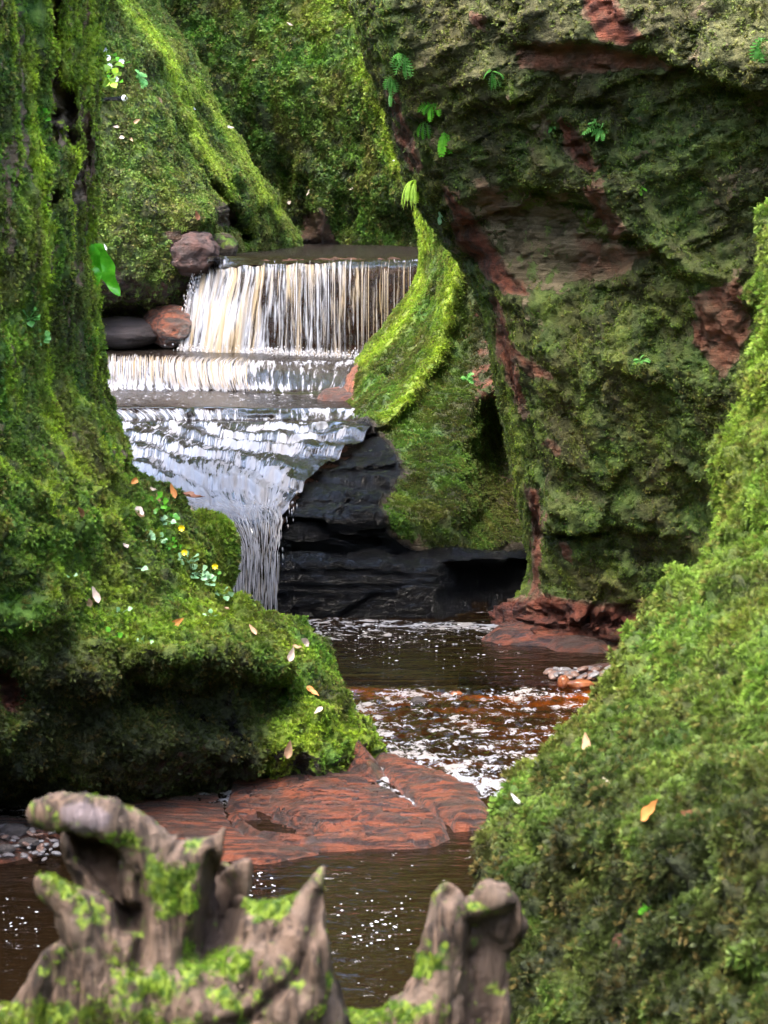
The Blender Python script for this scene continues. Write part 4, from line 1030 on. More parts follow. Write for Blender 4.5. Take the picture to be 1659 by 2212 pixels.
# ledges and slide below: one running sheet over its bed
casc = [
 [(120,736,27.0),(300,739,26.6),(480,744,25.8),(640,752,25.2),(790,758,24.8)],
 [(120,752,25.2),(300,754,25.0),(480,762,24.2),(640,770,23.8),(800,777,23.4)],
 [(120,768,23.9),(300,771,23.7),(480,777,23.35),(640,782,23.1),(800,790,22.8)],
 [(120,776,23.72),(300,779,23.52),(470,787,23.15),(640,800,22.7),(790,815,22.3)],
 [(120,826,23.4),(300,832,23.2),(480,845,22.85),(640,855,22.15),(770,858,21.8)],
 [(120,846,22.9),(300,850,22.65),(480,857,22.2),(650,864,21.8),(810,868,21.55)],
 [(120,880,21.1),(300,880,21.0),(480,879,20.95),(650,882,20.85),(860,884,20.75)],
 [(150,905,20.95),(330,907,20.8),(480,909,20.75),(650,902,20.6),(845,897,20.5)],
 [(100,950,20.0),(290,950,19.85),(440,950,19.8),(620,945,19.75),(805,932,19.85)],
 [(60,1000,18.95),(240,1000,18.9),(400,1000,18.85),(565,995,18.9),(740,980,19.15)],
 [(60,1050,18.3),(220,1052,18.2),(400,1052,18.15),(540,1050,18.15),(668,1038,18.4)],
 [(160,1100,17.85),(300,1103,17.75),(440,1108,17.65),(545,1110,17.65),(618,1104,17.85)],
 [(330,1128,17.6),(420,1130,17.52),(500,1132,17.45),(560,1132,17.45),(595,1130,17.55)],
 [(450,1200,17.38),(495,1200,17.34),(536,1200,17.3),(560,1200,17.3),(580,1200,17.36)],
 [(492,1345,17.2),(514,1345,17.16),(536,1345,17.12),(558,1345,17.12),(578,1345,17.18)]]
G = loft(casc, 300, 560, dense=([1, 1], [.6, 1, 1.2, 1.6, 1.2, 1, 1.3, 1.3, 1, 1, 1, 1.2, 1.2, 1, .8])); px, py = proj(G)
C0 = G.copy(); N = orient(G, normals(G)); uv = flow_uv(G); U3 = np.stack([uv[..., 0], uv[..., 1], 0 * px], -1)
step1 = sstep(772, 785, py) * (1 - sstep(838, 850, py)); step2 = sstep(880, 886, py) * (1 - sstep(904, 912, py))
slide = sstep(906, 925, py) * (1 - sstep(1118, 1130, py)); drop = sstep(1118, 1132, py)
st = fbm(U3, (16, 2.2, 1), 4, .6, 230); ch = fbm(G, (7, 9, 7), 4, .55, 231, ridged=True)
G = G + N * (step1 * .03 * st + step2 * .03 * st + slide * (.022 * fbm(G, (8, 4, 8), 4, .65, 234, ridged=True) + .04 * fbm(U3, (5, 2.2, 1), 3, .5, 232)) + drop * .05 * st + (1 - step1 - step2 - slide - drop) * .005 * ch)[..., None]
# low irregular ledges across the slide, each with a small broken drop
tv = uv[..., 1] * 1.55 + 1.5 * fbm(G, (1.3, .8, .5), 4, .55, 240)
tf = tv - np.floor(tv)
face = np.exp(-((tf - .5) / .10) ** 2) * slide
G[..., 2] += slide * (1 - sstep(1085, 1115, py)) * .075 * (.5 - sstep(.38, .62, tf) + (tf - .5) * .9)
# uneven rock lips that the water parts over
lip = np.exp(-((py - 893) / 10) ** 2) * sstep(-.1, .3, fbm(G, (2.2, .5, .5), 3, .5, 233)); G = push(G, .07 * lip)
for (hx, hy, rx_, ry_, dp_) in ((405, 888, 12, 10, -.12), (560, 892, 60, 10, -.12), (455, 935, 70, 6, -.10), (330, 938, 50, 6, -.08), (690, 930, 80, 5, -.06)):
    G = push(G, dp_ * np.exp(-(((px - hx) / rx_) ** 2 + ((py - hy) / ry_) ** 2)))
diag = sstep(-10, 10, (px - 500) * .8 + (py - 830)) * 0
rt = region(px, py, [(560,785),(520,815),(440,850),(560,845),(720,862),(800,862),(800,785)], 10)
foam = -.17 - .30 * np.clip(1 - step1 - step2 - slide - drop, 0, 1) + .16 * np.exp(-((py - 866) / 14) ** 2) + .30 * (1 - step1 - step2 - slide - drop) * sstep(.45, .9, fbm(G, (5, 16, 1), 3, .5, 238, ridged=True)) + .30 * step1 * (1 - rt) + .20 * step2 + .10 * st
foam += .34 * face * sstep(-.4, .3, fbm(G, (2.5, 2.5, 1), 3, .5, 241)) - .16 * slide * np.exp(-((tf - .22) / .16) ** 2)
foam += rt * step1 * (.02 + .30 * np.exp(-(((px - 560) / 90) ** 2 + ((py - 838) / 12) ** 2)) + .22 * np.exp(-(((px - 520) / 40) ** 2 + ((py - 795) / 12) ** 2)))
tanz = region(px, py, [(380,1015),(470,1005),(540,1010),(640,1015),(610,1060),(560,1110),(600,1120),(470,1130),(380,1090)], 14)
foam += slide * (.09 + .14 * ch + .10 * fbm(G, (3, 5, 3), 3, .5, 236)) + .30 * tanz - .12 * drop - .04 * (1 - slide) * (py > 850)  # slide streaks: foam mixed with sky reflections painted as white
foam -= .30 * np.exp(-(((px - 560) / 62) ** 2 + ((py - 890) / 9) ** 2)) + .25 * np.exp(-(((px - 450) / 70) ** 2 + ((py - 935) / 6) ** 2)) + .3 * np.exp(-(((px - 405) / 10) ** 2 + ((py - 888) / 10) ** 2))
foam += .16 * np.exp(-((py - 853) / 8) ** 2) + .12 * np.exp(-((py - 914) / 8) ** 2)
foam -= .26 * region(px, py, [(640,960),(800,900),(860,900),(720,1000),(620,1060)], 18)
foam -= .06 * drop * sstep(1150, 1300, py)
depth = np.where(py < 860, .75, .55) * (1 - drop) + .02 * drop
cascade = grid_obj('cascade', G, M_slide, attrs={'foam': foam, 'depth': depth, 'flow': uv, 'chop': np.clip(step1 + step2 + slide + drop, .25, 1)})
tag(cascade, 'white stepped cascade spilling over low ledges and narrowing to a thin drop', 'cascade')
bed = loft([[(x, y, d + (.06 if y > 1110 else .03)) for x, y, d in r_] for r_ in casc[:13]] , 120, 200)
bed[..., 2] -= .07
bp, bq = proj(bed)
tag(grid_obj('cascade_bed', bed, M_fallrock, attrs={'mask': mk(0, 0, .3, .6, bp.shape), 'seen': np.zeros(bp.shape)}), 'dark rock bed under the stepped cascade', 'rock bed', kind='structure')
i0 = int(np.argmax((py[:, 150] > 776))); i1 = int(np.argmax(py[:, 150] > 845))
strands('water_strands', C0[i0:i1, :190], 420, .0015, .005, cascade, tone=lambda u: .45, seed=41, off=.03, seg=5, lmin=.4)
j0 = int(np.argmax((py[:, 150] > 1100)))
strands('falling_drops', C0[j0:, 90:], 1500, .0014, .0046, cascade, tone=lambda u: .05, seed=42, off=.13, seg=4, lmin=.03, lmax=.13)
splash('splash_drops', np.array([pz(x, 1318, .03) for x in np.linspace(505, 585, 12)]), 240, cascade, (.06, .05, .04), (.004, .012), 43)
splash('side_spray', np.array([pts(x, y, 17.5) for x, y in ((600, 1130), (585, 1180), (590, 1240), (560, 1150), (620, 1090))]), 90, cascade, (.05, .03, .08), (.003, .007), 44, 3.0)

#@@ROCKS
# ------------------------------------------------------------------ wet red slabs and loose stones
def red_material(name, dark=1.0):
    t = NT(name); P = t.pos()
    m = t.attr('mask'); sep = t.n('ShaderNodeSeparateColor'); t.l(m.outputs['Color'], sep.inputs[0])
    st = t.noise(t.mapping(P, (3, 26, 30)), 1.0, 6, 0.65, 0.5)
    sp = t.noise(P, 70, 4, 0.7)
    c = t.mix(t.ramp(st, 0.42, 0.58), (0.022 * dark, 0.008 * dark, 0.006 * dark), (0.21 * dark, 0.056 * dark, 0.022 * dark))
    c = t.mix(t.math('MULTIPLY', t.ramp(sp, 0.52, 0.7), 0.35), c, (0.24, 0.12, 0.085))
    c = t.mix(t.math('MULTIPLY', t.ramp(t.noise(P, 6, 4, 0.65), 0.42, 0.66), 0.8), c, (0.045, 0.028, 0.02))
    g = t.mix(t.ramp(sp, 0.4, 0.6), (0.04, 0.06, 0.012), (0.14, 0.19, 0.02))
    c = t.mix(t.math('MULTIPLY', sep.outputs[0], 0.8), c, g)
    h = t.math('ADD', t.math('MULTIPLY', st, 0.8), t.math('MULTIPLY', sp, 0.5))
    return t.end(t.bsdf(**{'color': c, 'rough': 0.45, 'normal': t.bump(h, 1.0, 0.05), 'spec': 0.5, 'Coat Weight': 0.8, 'Coat Roughness': 0.07, 'Coat Normal': t.bump(t.math('ADD', st, t.math('MULTIPLY', t.noise(P, 24, 4, 0.6), 0.6)), 1.0, 0.18)}))
M_red = red_material('wet_red_sandstone'); M_red2 = red_material('dull_red_sandstone', 0.6)

def slab(name, poly, h, label, mat=M_red, res=0.0065, edge=0.05, tilt=0.0, terr=0.5, cat='rock slab', hollow=None, kind=None, z0=0.0, gcov=0.0):
    W = pz([p[0] for p in poly], [p[1] for p in poly], z0)[:, :2]
    lo = W.min(0) - .12; hi = W.max(0) + .12
    nx = int((hi[0] - lo[0]) / res); ny = int((hi[1] - lo[1]) / (res * 1.6))
    X, Y = np.meshgrid(np.linspace(lo[0], hi[0], nx), np.linspace(lo[1], hi[1], ny))
    P3 = np.stack([X, Y, 0 * X], -1)
    wx = X + .05 * fbm(P3, 5, 3, .55, 300); wy = Y + .05 * fbm(P3, 5, 3, .55, 301)
    d, _ = poly_dist(wx, wy, list(map(tuple, W)) + [tuple(W[0])])
    sd_ = np.where(inside(wx, wy, W), d, -d)
    zz = sstep(-.02, edge, sd_) * .55 + .45 * sstep(0, .5, sd_)
    n = fbm(P3, (2.2, 9, 1), 4, .6, 302, ridged=True); n2 = fbm(P3, (9, 20, 1), 4, .6, 303)
    t_ = (Y - lo[1]) * 11 + (X - lo[0]) * 1.6 + 1.6 * fbm(P3, (2, 4, 1), 3, .5, 304); saw = (t_ % 1.0)
    z = z0 + h * zz * (0.8 + .18 * n) + terr * .05 * (saw - .5) * zz + .006 * n2 * zz + tilt * (Y - lo[1])
    z = z + zz * terr * (.020 * facets(P3, (2.0, 8, 1), 2.2) + .006 * facets(P3, (6, 30, 1), 5.2))
    z = np.where(sd_ < -.02, z0 - .08 + sd_ * 1.2, z)
    z = z - .03 * (1 - sstep(-.02, .03, sd_))
    G = np.stack([X, Y, z], -1)
    if hollow is not None:
        q, r = proj(G); G[..., 2] -= .12 * region(q, r, hollow, 8)
    cv = gcov * sstep(.1, .5, fbm(P3, 4, 3, .5, 305))
    o = grid_obj(name, G, mat, attrs={'mask': mk(cv, 0, 0, 0, X.shape)}); bvh_cache.append(o)
    return tag(o, label, cat, kind=kind)
slab('red_rock_slab', [(495,1700),(560,1690),(640,1690),(730,1670),(800,1690),(870,1735),(960,1785),(980,1812),(930,1832),(800,1836),(690,1842),(600,1826),(520,1800),(480,1760)], .09, 'broad wet red sandstone slab with thin layered edges below the bank', terr=1.2, hollow=[(520,1760),(580,1745),(650,1765),(700,1790),(650,1795),(560,1785)])
slab('red_rock_slab', [(800,1650),(860,1655),(960,1690),(1045,1730),(1060,1790),(985,1798),(900,1758),(835,1705)], .15, 'wet red slab wedged between the split and the right mossy bank')
slab('red_rock_slab', [(180,1735),(350,1712),(480,1722),(505,1780),(545,1815),(700,1846),(560,1872),(430,1856),(330,1850),(200,1820)], .07, 'low grit-covered red slab behind the driftwood stump', terr=.2)
slab('red_rock_slab', [(690,1640),(720,1600),(760,1590),(800,1640),(850,1690),(800,1720),(740,1690)], .30, 'small stepped red rock at the tip of the mossy bank', edge=.16, terr=1.2, gcov=.8)
slab('grit_bar', [(-160,1760),(-20,1765),(90,1780),(140,1815),(80,1850),(-20,1870),(-160,1860)], .06, 'dark wet bar of grit and small stones beside the stump', mat=M_red2, terr=.1, cat='gravel bar')
slab('red_rock_ledge', [(1030,1382),(1090,1352),(1200,1335),(1400,1335),(1560,1400),(1380,1412),(1300,1404),(1180,1396),(1080,1392)], .14, 'low red rock ledge at the foot of the overhanging cliff', edge=.12, mat=M_red, terr=.6)
slab('dark_shore_rock', [(1170,1392),(1220,1368),(1300,1392),(1340,1404),(1290,1412),(1200,1408)], .12, 'small dark wet rock at the water edge below the red ledge', mat=M_red2, edge=.1, cat='rock')
slab('red_rock_slab', [(690,862),(700,812),(745,790),(800,800),(830,866)], .10, 'small wet red slab beside the second ledge of the falls', z0=1.22, mat=M_red2, cat='rock slab')

def ico(sub):
    import bmesh
    bm = bmesh.new(); bmesh.ops.create_icosphere(bm, subdivisions=sub, radius=1)
    V = np.array([v.co for v in bm.verts]); Fq = np.array([[v.index for v in f.verts] for f in bm.faces]); bm.free()
    return V, Fq
ICO = {k: ico(k) for k in (2, 3, 4, 5, 6)}
def boulder(name, c, r3, label, mat, cat='boulder', sub=5, seed=0, amp=.18, fr=1.6, mask=None, group=None, rot=0.0, kind=None, sq=1.0, local=False):
    V, Fq = ICO[sub]; V = V.copy()
    V = np.sign(V) * np.abs(V) ** sq; V /= np.maximum(np.linalg.norm(V, axis=1, keepdims=True), 1e-6) ** .5
    n = fbm(V, fr, 4, .5, 400 + seed * 3.7)
    V = V * (1 + amp * n)[:, None] * np.array(r3)
    cr, sr = math.cos(rot), math.sin(rot)
    V = V @ np.array([[cr, sr, 0], [-sr, cr, 0], [0, 0, 1]])
    c = np.asarray(c, float); W = V + c
    N = V / np.linalg.norm(V, axis=1, keepdims=True)
    fn = -(N * ray_dir(W)).sum(-1)
    if mask is None: M = mk(0, 0, 0, 0, (len(V),))
    else: M = mask(W, N)
    o = mesh_from(name, V, Fq, mat, attrs={'mask': np.clip(M, 0, 1), 'seen': (fn > -.3).astype(float)})
    o.location = c; bvh_cache.append(o)
    return tag(o, label, cat, group, kind)
M_wet = rock_material('smooth_wet_rock', (0.030, 0.027, 0.026), (0.085, 0.070, 0.068), strata=.6)
def bmask(cov, bri, red=0., wet=0.):
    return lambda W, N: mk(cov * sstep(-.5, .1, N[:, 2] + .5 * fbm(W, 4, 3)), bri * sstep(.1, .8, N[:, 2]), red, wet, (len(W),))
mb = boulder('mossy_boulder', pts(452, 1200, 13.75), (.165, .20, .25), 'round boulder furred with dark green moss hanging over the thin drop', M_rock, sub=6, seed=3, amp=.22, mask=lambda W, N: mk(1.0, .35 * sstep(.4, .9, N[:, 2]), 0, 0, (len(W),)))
tag(add_moss(mb, 4500, .016, .036, ('cushion', 'feather'), tilt=.2, seed=21))
boulder('boulder', pts(480, 533, 25.5), (.16, .15, .15), 'small dark rounded boulder at the left end of the main waterfall lip', M_rock, seed=4, mask=bmask(.5, .1, 0, .5))
boulder('bare_rock', pts(414, 545, 24.9), (.27, .30, .22), 'bare lavender-grey wet rock under the mossy spur beside the fall', M_wet, cat='rock', seed=6, amp=.35, sq=.8, mask=bmask(.15, 0, .25, .15))
boulder('shelf_rock', pts(265, 718, 25.0), (.42, .45, .17), 'smooth grey water-worn rock left of the main waterfall', M_wet, cat='rock', seed=8, amp=.12, mask=bmask(0, 0, .05, .15))
boulder('red_streaked_rock', pts(368, 702, 25.0), (.27, .45, .22), 'sloping rock with a bright rust-red streak left of the fall', M_red, cat='rock', seed=9, amp=.25, rot=.4, mask=bmask(0, 0, 1, 0))

M_peb = [simple('pebble_' + n_, a, b, 30, .32, .002) for n_, a, b in (('grey', (.09, .085, .09), (.20, .19, .195)), ('brown', (.08, .045, .035), (.18, .11, .085)), ('dark', (.06, .055, .06), (.14, .12, .12)))]
pr_ = np.random.default_rng(55)
peb_me = []
for k in range(9):
    V, Fq = ICO[2]; V = V * (1 + .12 * fbm(V, 1.3, 2, .5, k * 9.1))[:, None]
    me = mesh_from('pebble', V, Fq, M_peb[k % 3]); peb_me.append(me.data); bpy.data.objects.remove(me)
for i in range(46):
    x_, y_ = pr_.uniform(-20, 125), pr_.uniform(1782, 1856)
    o = bpy.data.objects.new('bar_pebble', peb_me[i % 9]); col.objects.link(o); s = pr_.uniform(.008, .022)
    o.location = pz(x_, y_, .055); o.scale = (s * 1.3, s, s * .6); o.rotation_euler = (0, pr_.normal(0, .3), pr_.uniform(0, 3.1))
    tag(o, 'tiny wet pebble strewn over the dark grit bar beside the stump', 'pebble', 'pebbles on the grit bar')
for i in range(64):
    u = pr_.uniform(0, 1); px_ = 1192 + 150 * u + pr_.normal(0, 4); py_ = 1446 + 34 * pr_.uniform(0, 1) * (.45 + .55 * u) - 10 * u
    zc = .03 + .05 * u * pr_.uniform(.3, 1)
    c = pz(px_, py_, zc); s = pr_.uniform(.018, .036)
    o = bpy.data.objects.new('pebble', peb_me[i % 9]); col.objects.link(o)
    o.location = c; o.scale = (s * pr_.uniform(1, 1.5), s, s * pr_.uniform(.45, .65)); o.rotation_euler = (pr_.normal(0, .2), pr_.normal(0, .2), pr_.uniform(0, 3.1))
    tag(o, 'small rounded pebble in the heap at the water edge by the right bank', 'pebble', 'pebbles heaped beside the right bank')
slab('pebble_bar', [(1185,1470),(1215,1448),(1290,1432),(1380,1428),(1420,1490),(1300,1488)], .05, 'low gravel bar carrying the heap of pebbles', mat=M_red2, edge=.2, terr=.1, cat='gravel bar')
M_orange = simple('orange_stone', (.10, .035, .015), (.22, .08, .035), 14, .25, .004)
boulder('flat_stone', pz(1254, 1478, .045), (.085, .05, .032), 'flat orange-red stone lying in front of the pebbles', M_orange, cat='stone', sub=4, seed=12)
boulder('flat_stone', pz(1217, 1474, .04), (.04, .04, .045), 'small amber stone at the left end of the pebbles', M_orange, cat='stone', sub=4, seed=13)
boulder('river_stone', pz(905, 1519, .015), (.055, .05, .04), 'small dark stone breaking the surface of the rapid', M_wet, cat='stone', sub=4, seed=14)
boulder('river_stone', pz(985, 1500, .02), (.045, .035, .022), 'small reddish stone at the head of the rapid', M_orange, cat='stone', sub=4, seed=15)
for i, (x, y, s, lb) in enumerate(((30, 1796, .07, 'wet dark stone on the grit bar, largest and farthest back'), (62, 1822, .05, 'wet dark stone on the grit bar nearest the stump'), (12, 1834, .045, 'flat dark stone at the water edge of the grit bar'))):
    boulder('bar_stone', pz(x, y, .05), (s, s * .8, s * .5), lb, M_wet, cat='stone', sub=4, seed=20 + i)
boulder('foreground_rock', (-.45, 5.05, .10), (1.15, .75, .85), 'mossy rock carrying the driftwood below the picture edge', M_rock, cat='rock', seed=30, mask=bmask(.8, .2), kind='structure')

# ------------------------------------------------------------------ driftwood stumps
t = NT('weathered_wood'); P = t.pos(); m = t.attr('mask'); sep = t.n('ShaderNodeSeparateColor'); t.l(m.outputs['Color'], sep.inputs[0])
gr = t.noise(t.mapping(P, (26, 26, 3.2)), 1.0, 6, .65, 1.2); n2 = t.noise(P, 9, 4, .6); sp = t.noise(P, 60, 4, .65)
c = t.mix(t.ramp(gr, .38, .62), (.016, .010, .007), (.120, .078, .055))
c = t.mix(t.math('MULTIPLY', t.ramp(n2, .45, .65), .5), c, (.165, .118, .090))
c = t.mix(sep.outputs[2], c, t.mix(t.ramp(gr, .4, .6), (.10, .078, .082), (.165, .130, .138)))
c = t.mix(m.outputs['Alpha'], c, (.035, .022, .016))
g = t.mix(t.ramp(sp, .4, .6), (.035, .07, .008), (.15, .21, .02))
cv = t.ramp(t.math('ADD', sep.outputs[0], t.math('MULTIPLY', t.math('SUBTRACT', t.noise(P, 26, 5, .65), .5), 2.6)), .40, .75)
c = t.mix(cv, c, g)
M_wood = t.end(t.bsdf(color=c, rough=.75, normal=t.bump(t.math('ADD', gr, t.math('MULTIPLY', sp, .3)), .9, .02), spec=.3))

def blob_mesh(name, chains, D0, voxel, mat, paint, grow=.95):
    sV, sF = ICO[2]
    V, Fq, cen, rad = [], [], [], []
    for ch in chains:
        a = np.array([(x, y, d, r) for x, y, r, d in ch], float)
        tt = np.arange(len(a)); n = 12 * (len(a) - 1) + 1
        q = np.linspace(0, len(a) - 1, n)
        a = pchip(tt.astype(float), a, q) if len(a) > 1 else a
        for x, y, d, r in a:
            c = pts(x, y, D0 + d); s = r * grow * (D0 + d) / F
            cen.append([c]); rad.append([s]); V.append(sV * s * np.array([1, 1.0, 1]) + c); Fq.append(sF + len(sV) * (len(V) - 1))
    o = mesh_from(name, np.concatenate(V), np.concatenate(Fq))
    md = o.modifiers.new('r', 'REMESH'); md.mode = 'VOXEL'; md.voxel_size = voxel; md.use_smooth_shade = True
    sm = o.modifiers.new('s', 'SMOOTH'); sm.iterations = 3; sm.factor = .5
    dg = bpy.context.evaluated_depsgraph_get(); ev = o.evaluated_get(dg); me = ev.to_mesh()
    nV = len(me.vertices); co = np.empty(nV * 3, np.float32); me.vertices.foreach_get('co', co); co = co.reshape(-1, 3).astype(float)
    no = np.empty(nV * 3, np.float32); me.vertices.foreach_get('normal', no); no = no.reshape(-1, 3)
    qd = np.empty(len(me.loops), np.int32); me.loops.foreach_get('vertex_index', qd); ok = len(me.loops) == 4 * len(me.polygons)
    if ok: qd = qd.reshape(-1, 4)
    else:
        me.calc_loop_triangles(); qd = np.empty(len(me.loop_triangles) * 3, np.int32); me.loop_triangles.foreach_get('vertices', qd); qd = qd.reshape(-1, 3)
    ev.to_mesh_clear(); bpy.data.objects.remove(o)
    cs = np.concatenate(cen); rs_ = np.concatenate(rad); best = np.full(len(co), 1e9); rl = np.zeros(len(co))
    for c_, r_ in zip(cs, rs_):
        d = ((co - c_) ** 2).sum(1) / (r_ * r_ + 1e-9); m = d < best; best = np.where(m, d, best); rl = np.where(m, r_, rl)
    rl = np.clip(rl / .05, .12, 1)
    gn = fbm(co, (26, 26, 3), 4, .6, 500, ridged=True); lg = fbm(co, (9, 9, 1.6), 2, .5, 501, ridged=True); kn = fbm(co, 16, 3, .5, 502)
    co = co + no * (rl * (.020 * (gn - .1) + .030 * (lg - .25) + .008 * kn))[:, None]
    px, py = proj(co)
    M, extra = paint(px, py, co, no)
    co = co + ray_dir(co) * extra[:, None]
    o = mesh_from(name, co, qd, mat, attrs={'mask': np.clip(M, 0, 1), 'seen': (-(no * ray_dir(co)).sum(-1) > -.3).astype(float)})
    bvh_cache.append(o)
    return o
def paint_a(px, py, co, no):
    nz = fbm(co, 14, 4, .6, 510)
    cov = .26 + .75 * nz + .5 * sstep(.2, .8, no[:, 2]) * 0
    for poly, s in (([(235,1790),(290,1800),(300,1830),(230,1815)], .7), ([(330,1850),(420,1880),(420,1960),(340,1990),(320,1920)], .8), ([(230,2060),(420,2080),(560,2140),(520,2212),(150,2230),(180,2140)], .30), ([(530,1950),(640,1935),(620,1970),(560,1990)], .9), ([(85,1890),(140,1900),(240,1960),(220,2000),(130,1940)], .45), ([(400,2030),(540,2060),(540,2110),(400,2100)], .5), ([(-20,2160),(160,2160),(130,2230),(-20,2230)], .5)):
        cov = cov + region(px, py, poly, 18) * s
    cut = region(px, py, [(130,1745),(185,1730),(240,1760),(232,1792),(170,1800),(135,1775)], 6)
    hol = region(px, py, [(455,1850),(500,1900),(520,1960),(500,2040),(440,2080),(400,2070),(425,1980)], 20) + region(px, py, [(150,1800),(215,1806),(300,1870),(270,1960),(235,1940),(160,1850)], 12) * (co[:, 1] > 4.97) + region(px, py, [(250,1950),(300,1960),(300,2010),(262,2010)], 10)  # gaps under the knob and between limbs, painted dark as shadowed wood
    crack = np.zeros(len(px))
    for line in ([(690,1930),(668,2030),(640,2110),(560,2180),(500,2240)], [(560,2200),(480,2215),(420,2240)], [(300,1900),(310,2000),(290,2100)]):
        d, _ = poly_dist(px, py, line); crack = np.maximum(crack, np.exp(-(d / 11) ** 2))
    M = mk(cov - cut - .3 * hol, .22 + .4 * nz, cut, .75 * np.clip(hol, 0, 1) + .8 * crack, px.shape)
    return M, .10 * np.clip(hol, 0, 1) + .03 * crack
A = [[(190,1815,46,.14),(235,1880,64,.16),(255,1970,70,.16),(270,2080,80,.14)], [(470,1900,40,.18),(470,1990,56,.18),(460,2080,70,.14)],
     [(82,1758,20,.02),(100,1756,27,-.02),(150,1758,33,-.05),(205,1764,35,-.05),(255,1778,34,-.03),(300,1812,42,0),(340,1880,58,.02),(350,1960,84,.04),(340,2060,110,.05),(330,2200,150,.06),(330,2400,170,.08)],
     [(489,1780,5,.0),(482,1800,11,0),(462,1845,22,0),(438,1900,36,.0),(408,1980,54,.02),(390,2080,80,.04)],
     [(290,1822,32,.0),(340,1858,38,.01),(400,1866,40,.01),(440,1846,30,.0),(478,1804,12,0)], [(330,1890,60,.03),(385,1910,60,.03),(430,1895,36,.02)], [(360,1980,80,.04),(420,1990,56,.04)],
     [(537,1860,8,.08),(524,1880,20,.09),(505,1920,34,.10),(488,1980,48,.12),(480,2060,66,.12),(450,2150,90,.1)],
     [(84,1898,9,-.06),(100,1912,20,-.05),(132,1935,28,-.05),(165,1975,42,-.04),(192,2030,56,-.02),(210,2110,80,.0),(225,2240,100,.02),(225,2400,120,.04)],
     [(120,1918,18,-.04),(165,1935,18,-.03),(212,1952,16,-.02),(240,1985,26,-.01),(262,2040,60,.0)], [(272,1955,10,.02),(275,1990,22,.02),(285,2050,50,.02)],
     [(125,2040,7,-.10),(112,2060,14,-.09),(92,2110,26,-.08),(66,2180,34,-.07),(50,2300,50,-.05)], [(138,2045,8,-.08),(140,2110,24,-.06),(130,2200,50,-.04),(130,2330,80,0)], [(10,2195,24,-.05),(60,2250,46,-.04),(120,2320,70,0)],
     [(702,1868,5,.03),(694,1884,12,.02),(676,1930,22,.0),(664,1990,34,-.01),(645,2060,54,-.02),(610,2150,84,-.02),(570,2240,110,0),(550,2400,140,.02)],
     [(520,1950,16,.05),(560,1966,18,.04),(610,1962,18,.01),(655,1932,14,0)], [(540,2000,46,.05),(600,2004,46,.03),(640,1990,36,0)], [(450,2060,70,.05),(530,2080,90,.04),(590,2080,80,.02)],
     [(220,2130,110,.02),(330,2150,130,.03),(430,2170,130,.04),(520,2190,120,.03)], [(696,1960,6,.05),(690,2060,24,.06),(684,2190,50,.06),(675,2350,70,.08)]]
st1 = blob_mesh('driftwood_stump', A, 4.95, .0085, M_wood, paint_a)
tag(st1, 'big weathered driftwood stump with broken root spikes and a sawn knob', 'driftwood stump')
def paint_b(px, py, co, no):
    nz = fbm(co, 14, 4, .6, 520)
    cov = .20 + .75 * nz
    for poly, s in (([(900,2060),(950,2070),(930,2120),(895,2110)], .8), ([(660,2160),(900,2170),(900,2215),(660,2215)], .55), ([(985,1960),(1025,1950),(1020,1990),(985,1990)], .5)):
        cov = cov + region(px, py, poly, 12) * s
    hol = region(px, py, [(1010,1990),(1110,1960),(1120,2080),(1060,2230),(1000,2230),(1005,2100)], 12)
    sock = np.exp(-(((px - 968) / 14) ** 2 + ((py - 1935) / 18) ** 2))
    M = mk(cov, .22 + .4 * nz, 0, .7 * hol + .6 * sock, px.shape)
    return M, .05 * hol + .04 * sock
B = [[(964,1928,18,0),(966,1950,28,0),(965,1985,36,.0),(950,2050,42,.0),(930,2120,46,.0),(900,2200,62,0),(880,2300,90,0)],
     [(1086,1922,14,.0),(1056,1932,24,-.01),(1072,1958,36,.0),(1075,1985,42,.01),(1060,2040,34,.03),(1040,2120,44,.03),(1030,2230,60,.04),(1020,2350,80,.05)],
     [(1000,1965,22,.01),(1030,1965,28,.0)], [(985,2010,34,.02),(1030,2020,34,.03)], [(960,2080,44,.02),(1000,2130,46,.03),(990,2220,60,.03)],
     [(1108,1975,16,.03),(1120,2000,20,.04),(1100,2040,18,.05)],
     [(905,2205,30,.0),(820,2212,26,.02),(740,2206,24,.03),(680,2212,26,.04)], [(900,1985,0.1,.3),(900,1985,0.1,.3)]]
B.pop()
st2 = blob_mesh('driftwood_stump', B, 5.15, .0075, M_wood, paint_b)
tag(st2, 'upright forked driftwood stub with a low mossy root running left', 'driftwood stump')
for s_, sd_ in ((st1, 31), (st2, 32)):
    add_moss(s_, 14000, .003, .008, ('cushion',), tilt=.3, seed=sd_, thresh=.42)

# ------------------------------------------------------------------ finding places on the rocks
trees = None
def build_trees():
    global trees
    trees = []
    for o in bvh_cache:
        me = o.data; n = len(me.vertices); co = np.empty(n * 3, np.float32); me.vertices.foreach_get('co', co); co = co.reshape(-1, 3) + np.array(o.location)
        if len(me.polygons) > 1e6: continue
        px, py = proj(co)
        trees.append((o, BVHTree.FromPolygons(co.tolist(), [tuple(p.vertices) for p in me.polygons])))
def surf(px, py, only=None):
    d = Vector(pts(px, py, 10.0)) - Vector((0, 0, CAM_H)); d.normalize()
    best = None
    for o, tr in trees:
        if only and o not in only: continue
        h = tr.ray_cast(Vector((0, 0, CAM_H)), d, 60)
        if h[0] is not None and (best is None or h[3] < best[2]):
            n = h[1]
            if n.dot(d) > 0: n = -n
            best = (h[0], n, h[3])
    return best
build_trees()

